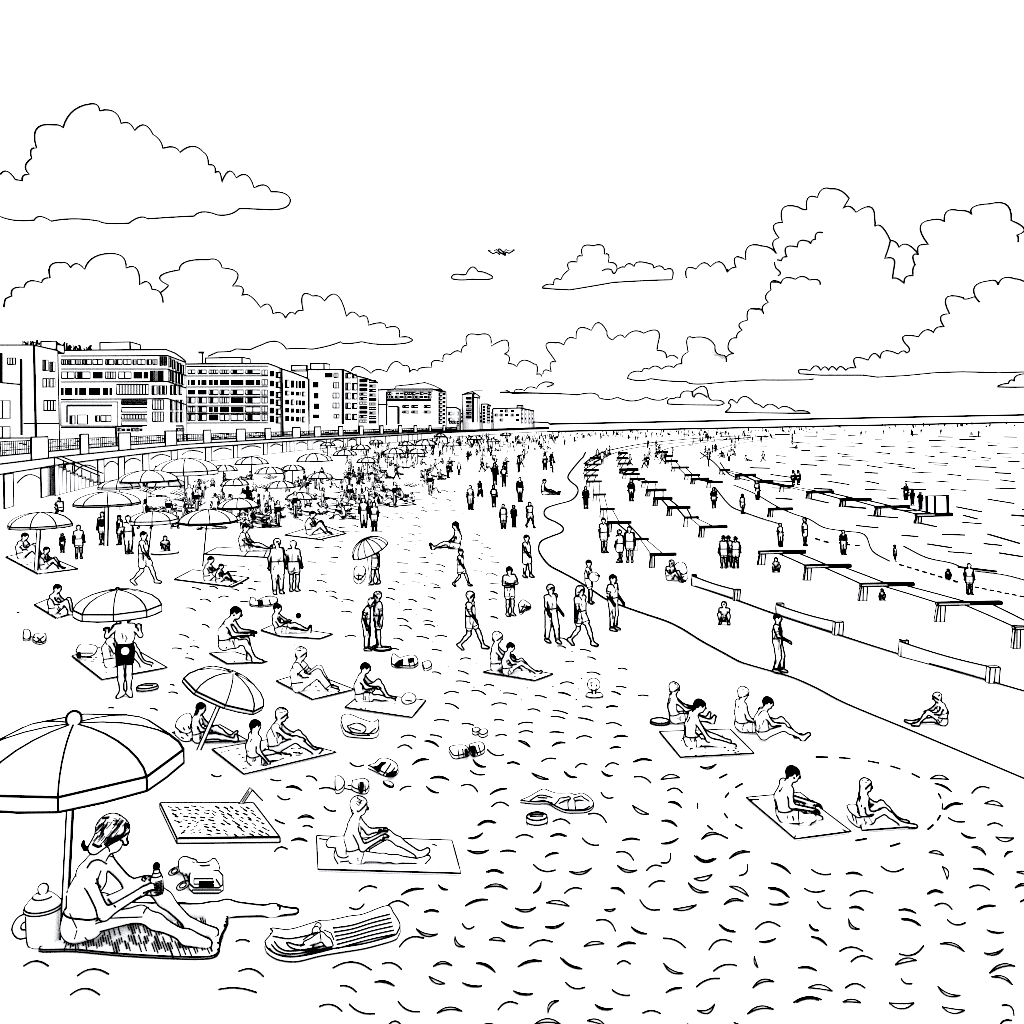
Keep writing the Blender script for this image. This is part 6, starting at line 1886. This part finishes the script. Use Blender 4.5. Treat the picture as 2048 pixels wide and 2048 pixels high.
P_('walker in trousers with black hair at the low barrier', walk(haR=V(.34, -.14, .98), elR=V(.08, -.28, 1.14), knL=V(.1, .08, .5), anL=V(.1, .08, .1), toL=V(.24, .08, .04), anR=V(-.06, -.08, .1), toR=V(.08, -.08, .03), knR=V(.04, -.08, .48)), 1556, 1346, 118, -25, hair='black', wear=('shirt', 'pants'), group=G2, w=1.4)
P_('small crouching child with a bun, below the low barriers', squat(), 1450, 1248, 44, -110, hair='light_bun', wear=('trunks',), w=1.2)
P_('bundled person sitting beside a speckled bag on the wet sand', kneesup(), 1340, 1161, 40, -50, hair='curly', wear=('shirt', 'trunks'), w=1.15)
lump('large speckled bag right of the bundled sitter', [[(1349, 1162), (1350, 1144), (1360, 1137), (1371, 1142), (1373, 1160)]], (1360, 1160), [[(1354, 1156), (1358, 1150)], [(1360, 1145), (1366, 1149)], [(1362, 1156), (1368, 1153)]], 'bag', 'bag', hgt=.22)
for i, (x, y, h_, f_, lab, hr) in enumerate(((1443, 1137, 66, 90, 'left of three friends standing arm in arm, backs turned', 'black'), (1458, 1135, 64, 90, 'middle of three friends standing arm in arm', 'black'), (1476, 1137, 64, 90, 'right of three friends standing arm in arm', 'black'))):
    P_(lab, stand(haL=V(0, .4, 1.25), haR=V(0, -.4, 1.25), elL=V(0, .3, 1.2), elR=V(0, -.3, 1.2)) if i == 1 else stand(), x + (5 if i == 0 else -4 if i == 2 else 0), y, h_, f_, hair=hr, wear=('vest', 'trunks'), group='three friends standing arm in arm', w=1.15)
for (x, y, h_, f_, lab, wr, hr) in ((1208, 1106, 70, -60, 'hatted person standing in front of the left bench row', ('vest', 'trunks'), 'black_cap'), (1240, 1126, 66, 120, 'stooping half of the two standing by the benches', ('dress',), 'light'), (1260, 1125, 72, -100, 'straight half of the two standing by the benches', ('vest', 'trunks'), 'black'),
                        (1172, 1018, 45, -90, 'dark clothed person standing at the top of the left bench row', ('black_vest', 'black_pants'), 'black'), (1263, 1003, 44, -90, 'person standing at the head of the middle bench row', ('black_shirt', 'trunks'), 'black'),
                        (1939, 1189, 62, -90, 'bather with dark hair standing alone in the shallows at right', ('trunks',), 'black'), (1561, 1094, 48, -60, 'thin person wading between the bench rows', ('pants',), 'black'), (1610, 1092, 56, -40, 'wader in a patterned dress beside a dark bag', ('dress',), 'light'),
                        (1687, 1110, 50, -90, 'wader with a dark top at the dashed water line', ('black_shirt', 'pants'), 'black'), (1790, 1124, 34, -30, 'curly wader standing right of the dashed water line', ('dress',), 'curly'), (1428, 1017, 42, -90, 'wader in front of the far right bench row', ('black_shirt', 'trunks'), 'black'),
                        (1485, 1028, 40, -60, 'speckled wader right of the far right benches', ('dress',), 'light'), (1515, 1001, 40, -60, 'slim wader behind the speckled wader', ('pants',), 'black'), (1587, 971, 30, -90, 'left swimmer of two standing near the seaward benches', ('trunks',), 'light'),
                        (1597, 971, 30, -90, 'right swimmer of two standing near the seaward benches', ('trunks',), 'light'), (1812, 1001, 34, -90, 'left of three dark figures beside the square frame', ('black_shirt', 'pants'), 'black'), (1825, 1012, 32, -90, 'middle of three dark figures beside the square frame', ('black_shirt', 'black_pants'), 'black'),
                        (1841, 1020, 36, -90, 'right of three dark figures beside the square frame', ('black_dress', 'black_pants'), 'black'), (1554, 1028, 14, -90, 'tiny figure between the wading group and seaward benches', ('black_shirt',), 'black')):
    P_(lab, stand(), x, y, h_, f_, hair=hr, wear=wr, group='waders and people by the benches', w=1.1)
for (x, y, h_, lab) in ((1551, 1144, 28, 'child crouching below the second near bench'), (1763, 1200, 22, 'child crouching beside the third near bench'), (1895, 1158, 20, 'swimmer sitting in the shallows at right')):
    P_(lab, squat(), x, y, h_, -90, hair='curly', wear=('trunks',), w=1.15)

G3 = 'people around the umbrellas on the left'
L3 = [(288, 1170, 107, 0, walk(), 'walker with bare legs passing the small child on the ring', ('dress', 'trunks'), 'black'),
      (158, 1118, 68, -60, stand(), 'thin person standing right of the far left umbrella', ('trunks',), 'black'), (206, 1090, 66, -90, stand(), 'left person standing beneath the wall umbrella', ('black_vest', 'trunks'), 'black'),
      (240, 1090, 60, 180, stand(), 'right person standing beneath the wall umbrella', ('shirt', 'trunks'), 'black'), (257, 1108, 76, -30, stand(), 'tall slim person between two umbrellas on the left', ('dress', 'pants'), 'light'),
      (44, 1118, 52, 0, kneesup(), 'patterned sitter under the far left umbrella', ('shirt', 'pants'), 'black'), (88, 1140, 46, 0, kneesup(), 'black haired sitter in front on the far left mat', ('vest', 'trunks'), 'black'),
      (125, 1106, 40, -90, stand(), 'small dark clothed person behind the far left umbrella', ('black_shirt', 'trunks'), 'black'), (330, 1104, 32, -60, kneesup(), 'small child sitting in an inflatable ring', ('trunks',), 'black'),
      (416, 1163, 50, 0, kneesup(), 'left of two dark haired heads on the lifted corner mat', ('trunks',), 'black'), (438, 1166, 38, 0, kneesup(), 'right of two dark haired heads on the lifted corner mat', ('trunks',), 'black'),
      (122, 1025, 30, 150, squat(), 'kneeling person near the foot of the staircase', ('shirt',), 'black'), (490, 1104, 56, 0, legsout(), 'curled sunbather on the wide mat behind the dark haired heads', ('shirt', 'trunks'), 'black'),
      (620, 1070, 48, 0, kneesup(), 'sitter wrapped in a striped robe above the standing pair', ('shirt', 'pants'), 'black'), (728, 1056, 60, -90, stand(), 'left of two distant figures walking together mid sand', ('pants',), 'black'),
      (749, 1063, 58, -90, stand(), 'right of two distant figures walking together mid sand', ('trunks',), 'light'), (941, 1020, 50, -60, stand(), 'person in light trousers below the crowd', ('pants',), 'black'), (988, 1015, 44, -90, stand(), 'person with dark legs standing below the crowd', ('black_pants', 'vest'), 'light'),
      (1007, 1058, 50, -90, stand(), 'left of three small standing people above the sand bend', ('dress', 'pants'), 'black'), (1028, 1055, 44, -60, stand(), 'middle of three small standing people above the sand bend', ('black_dress',), 'light'), (1060, 1056, 52, -60, walk(), 'right of three small standing people above the sand bend', ('shirt', 'trunks'), 'black'),
      (1040, 1004, 50, -60, stand(), 'dark figure carrying a bag on the open sand', ('black_shirt', 'trunks'), 'black'), (1088, 990, 32, 0, legsout(), 'small reclining figure above the sand bend', ('trunks',), 'black'), (960, 995, 34, -60, walk(), 'small dark walker near the reclining figure', ('black_shirt', 'pants'), 'black'),
      (990, 970, 44, -90, stand(), 'dark figure in the gap left of the sand bend', ('black_vest', 'black_pants'), 'black'), (1008, 974, 42, -90, stand(), 'second dark figure in the gap left of the sand bend', ('black_pants',), 'light'),
      (1090, 940, 34, -90, stand(), 'pale figure standing at the top of the open sand', ('trunks',), 'light'), (1103, 936, 28, -90, stand(), 'black clothed figure at the top of the open sand', ('black_dress', 'black_pants'), 'black'), (1038, 945, 34, 200, stand(), 'slight figure above the bag carrier', ('black_pants',), 'light')]
for (x, y, h_, f_, ps, lab, wr, hr) in L3:
    P_(lab, ps, x, y, h_, f_, hair=hr, wear=wr, group=G3, w=1.1)
mb = MB(1.2); b = ground(330, 1108); r = 26 * b[1] / F
for rr_, zz in ((r, .05), (r * .62, .07)):
    mb.tube([b + V(rr_ * math.cos(t), rr_ * math.sin(t), zz) for t in np.linspace(0, 2 * math.pi, 30)], w=1.3)
rg = [b + V(r * .82 * math.cos(t), r * .82 * math.sin(t), .06) for t in np.linspace(0, 2 * math.pi, 19)]
mb.tube(rg, r=r * .17, m=W, sides=8)
finish(mb, b, 'swim_ring', 'flat inflatable ring with a small child sitting in it', 'swim ring')
b = at(1188, 1160, ground(1178, 1208)[1] - .2); u = b[1] / F
v, f, n = caps_mesh([(.01, [(b + V(0, 0, 6 * u), b + V(.001, 0, 6 * u), 9.5 * u, 9.5 * u)])], 1.2 * u)
mb = MB(1.3); draw(mb, v, f, n)
mb.tube([b + V(9.6 * u * math.sin(t), -5 * u * math.cos(t) - 4.5 * u, (6 + 6 * math.cos(t)) * u) for t in np.linspace(0.2, 2.6, 8)], w=1.1)
finish(mb, b, 'ball', 'round ball held in front of the person behind the pair', 'ball')

# ------------------------------------------------------------------ the crowd
def proto(pose, yaw, Y, dark, seed):
    base = V(0, Y, 0)
    s = .92
    J = skeleton(pose, base, math.radians(yaw), s)
    h = max(.045, Y / 995 * .5)
    Gc, fine = body_caps(J, s, False)
    v, f, n = caps_mesh([(.02, Gc + fine)], h)
    mb = MB(.74 if Y < 170 else .9); mb.sk = 1.0
    z = v[:, 2]
    up = nrm(J['neck'] - J['pelvis'])
    t = (v - J['pelvis']) @ up
    blk = np.zeros(len(v), bool)
    hd = J['head'] + J['hup'] * .03 - J['face'] * .02
    blk |= (np.linalg.norm(v - hd, axis=1) < .16) & (((v - J['head']) @ J['face']) < .05)
    if dark == 1: blk |= (t > .0) & (t < .42) & (np.linalg.norm(v - J['chest'], axis=1) < .33)
    if dark == 2: blk |= (t < .1) & (np.linalg.norm(v - J['pelvis'], axis=1) < .5)
    if dark == 3: blk |= True
    fb = blk[f].all(1)
    mb.add(v, f[~fb], W, True)
    if fb.any(): mb.add(v, f[fb], K, True)
    mb.sil(v, f, n, minlen=4)
    o = mb.build('crowd_person', base)
    COL.objects.unlink(o)
    return o


POSES = [(stand(), -70), (stand(haL=V(.2, .3, 1.2), elL=V(.05, .3, 1.15)), -20), (walk(), 0), (walk(), 180), (kneesup(), 0), (kneesup(), 180), (legsout(), 0), (squat(), -60), (lying(), 10), (stand(), 100)]
STAND = [0, 1, 2, 3, 9]
protos = {}
for bi, Yb in enumerate((75, 105, 160, 260)):
    for pi_, (ps, yw) in enumerate(POSES):
        if bi == 3 and pi_ not in (0, 2, 4): continue
        for dk in ((0, 1, 3) if pi_ in STAND else (0, 2)):
            protos[(bi, pi_, dk)] = (proto(ps, yw, Yb, dk, 1), Yb)
cR = random.Random(77)
LAB = {0: 'standing beachgoer in the packed crowd', 4: 'seated beachgoer in the packed crowd'}
ncrowd = 0
def put(x, y, standing=None, dark=None):
    global ncrowd
    b = ground(x, y)
    Y = b[1]
    bi = 0 if Y < 90 else 1 if Y < 130 else 2 if Y < 205 else 3
    opts = [k for k in protos if k[0] == bi and (standing is None or (k[1] in STAND) == standing) and (dark is None or k[2] == dark)]
    if cR.random() < (.93 if x < 700 else .8): opts = [k for k in opts if k[2] != 3] or opts
    o, Yb = protos[cR.choice(opts)]
    key = [k for k in opts if protos[k][0] is o][0]
    c = o.copy(); COL.objects.link(c); c.location = (b[0], b[1], 0)
    k = cR.uniform(.88, 1.08); c.scale = (k, k, k)
    zone = 'by the umbrellas below the promenade' if x < 700 else 'on the far middle sand' if x < 1130 else 'around the benches and shallows' 
    st_ = key[1] in STAND
    tag(c, ('tiny standing' if st_ else 'tiny sitting') + (' dark clothed' if key[2] == 3 else '') + ' beachgoer in the distant crowd ' + zone, 'person', ('standing' if st_ else 'sitting') + ' beachgoers in the distant crowd ' + zone)
    ncrowd += 1


def scatter(n, x0, x1, y0, y1, st=None, dark=None, skew=1.0, cond=None):
    k = 0; tries = 0
    while k < n and tries < n * 30:
        tries += 1
        x = cR.uniform(x0, x1); y = y0 + (y1 - y0) * cR.random() ** skew
        if cond and not cond(x, y): continue
        if ground(x, y)[1] > prom_Y(min(max(x, -100), 1097)) * .97 and x < 1000: continue
        put(x, y, st, dark); k += 1


scatter(60, 280, 700, 955, 1062, None, None, .9, lambda x, y: y < 1105 - .09 * x + 0 and not (x > 560 and y > 1040))
scatter(24, 290, 720, 950, 1058, False, None, 1, lambda x, y: y < 1100 - .09 * x)
scatter(30, 690, 890, 905, 1020, False)
scatter(30, 600, 880, 930, 1030, None, None, 1, lambda x, y: y < 1000 or x < 820)
scatter(44, 680, 1000, 890, 960)
scatter(26, 860, 1160, 880, 905)
scatter(12, 930, 1120, 905, 965, True)
scatter(34, 1060, 1420, 870, 884, None, None, 1)
scatter(12, 1290, 1470, 885, 935, True)
scatter(8, 1180, 1330, 905, 960, True, None, 1)
scatter(14, 1420, 1600, 880, 925)
scatter(22, 1430, 1960, 866, 874, None, None, 1, lambda x, y: y > hy(x) + 24)

# hatched mats of the crowd
R = random.Random(31)
for i in range(26):
    while True:
        x = R.uniform(290, 860); y = R.uniform(940, 1050)
        if y < 1100 - .11 * x: break
    d = (y - 850) / 130
    L = 34 * d; hgt = 7 * d
    towel('small hatched mat among the packed crowd below the promenade', [(x - L / 2, y), (x - L * .1, y - hgt), (x + L / 2, y - hgt * .3), (x + L * .1, y + hgt * .6)],
          [(R.uniform(0, .3), t, R.uniform(.6, 1), t + R.uniform(-.1, .1)) for t in (.25, .5, .75)], w=.75, group='hatched mats in the crowd')
# the farthest people merge into one mass under the buildings and along the jetty
mass = MB(1.0)
def speck(x, y):
    b = ground(x, y); Y = b[1]; u = Y / F
    hgt = cR.uniform(1.0, 1.75); lean = cR.uniform(-.25, .25)
    seated = cR.random() < .4
    if seated: hgt *= .55
    w_ = cR.choice([.8, 1.2, 1.7])
    mass.tube([b + V(0, 0, .05), b + V(lean * .4, 0, hgt * .5), b + V(lean, 0, hgt * .82)], r=w_ * u)
    mass.dot(b + V(lean, 0, hgt * .93), max(.13, 1.5 * u))
    if cR.random() < .5: mass.tube([b + V(lean * .5, 0, hgt * .7), b + V(lean * .5 + cR.choice([-1, 1]) * .4, 0, hgt * .35)], r=.7 * u)
    if seated: mass.tube([b + V(0, 0, .1), b + V(cR.choice([-1, 1]) * .8, 0, .12)], r=1.0 * u)
def mass_fill(n, x0, x1, yf0, yf1):
    for _ in range(n):
        x = cR.uniform(x0, x1); y = cR.uniform(yf0(x), yf1(x))
        if x < 1090 and ground(x, y)[1] > prom_Y(x) * .95: y += 8
        speck(x, y)
mass_fill(150, 850, 1110, lambda x: hy(x) + 20, lambda x: hy(x) + 40)
mass_fill(70, 860, 1100, lambda x: hy(x) + 34, lambda x: hy(x) + 60)
mass_fill(40, 700, 880, lambda x: hy(x) + 50, lambda x: hy(x) + 85)
mass_fill(110, 1080, 1470, lambda x: hy(x) + 17, lambda x: hy(x) + 30)
mass_fill(60, 1380, 1620, lambda x: hy(x) + 20, lambda x: hy(x) + 52 - (x - 1380) * .1)
mass_fill(70, 640, 860, lambda x: hy(x) + 34, lambda x: hy(x) + 62)
mass_fill(42, 1560, 2040, lambda x: hy(x) + 16, lambda x: hy(x) + 22)
tag(mass.build('far_crowd'), 'dense mass of far-off beachgoers thinning out below the horizon', 'crowd', kind='stuff')
print('crowd', ncrowd)
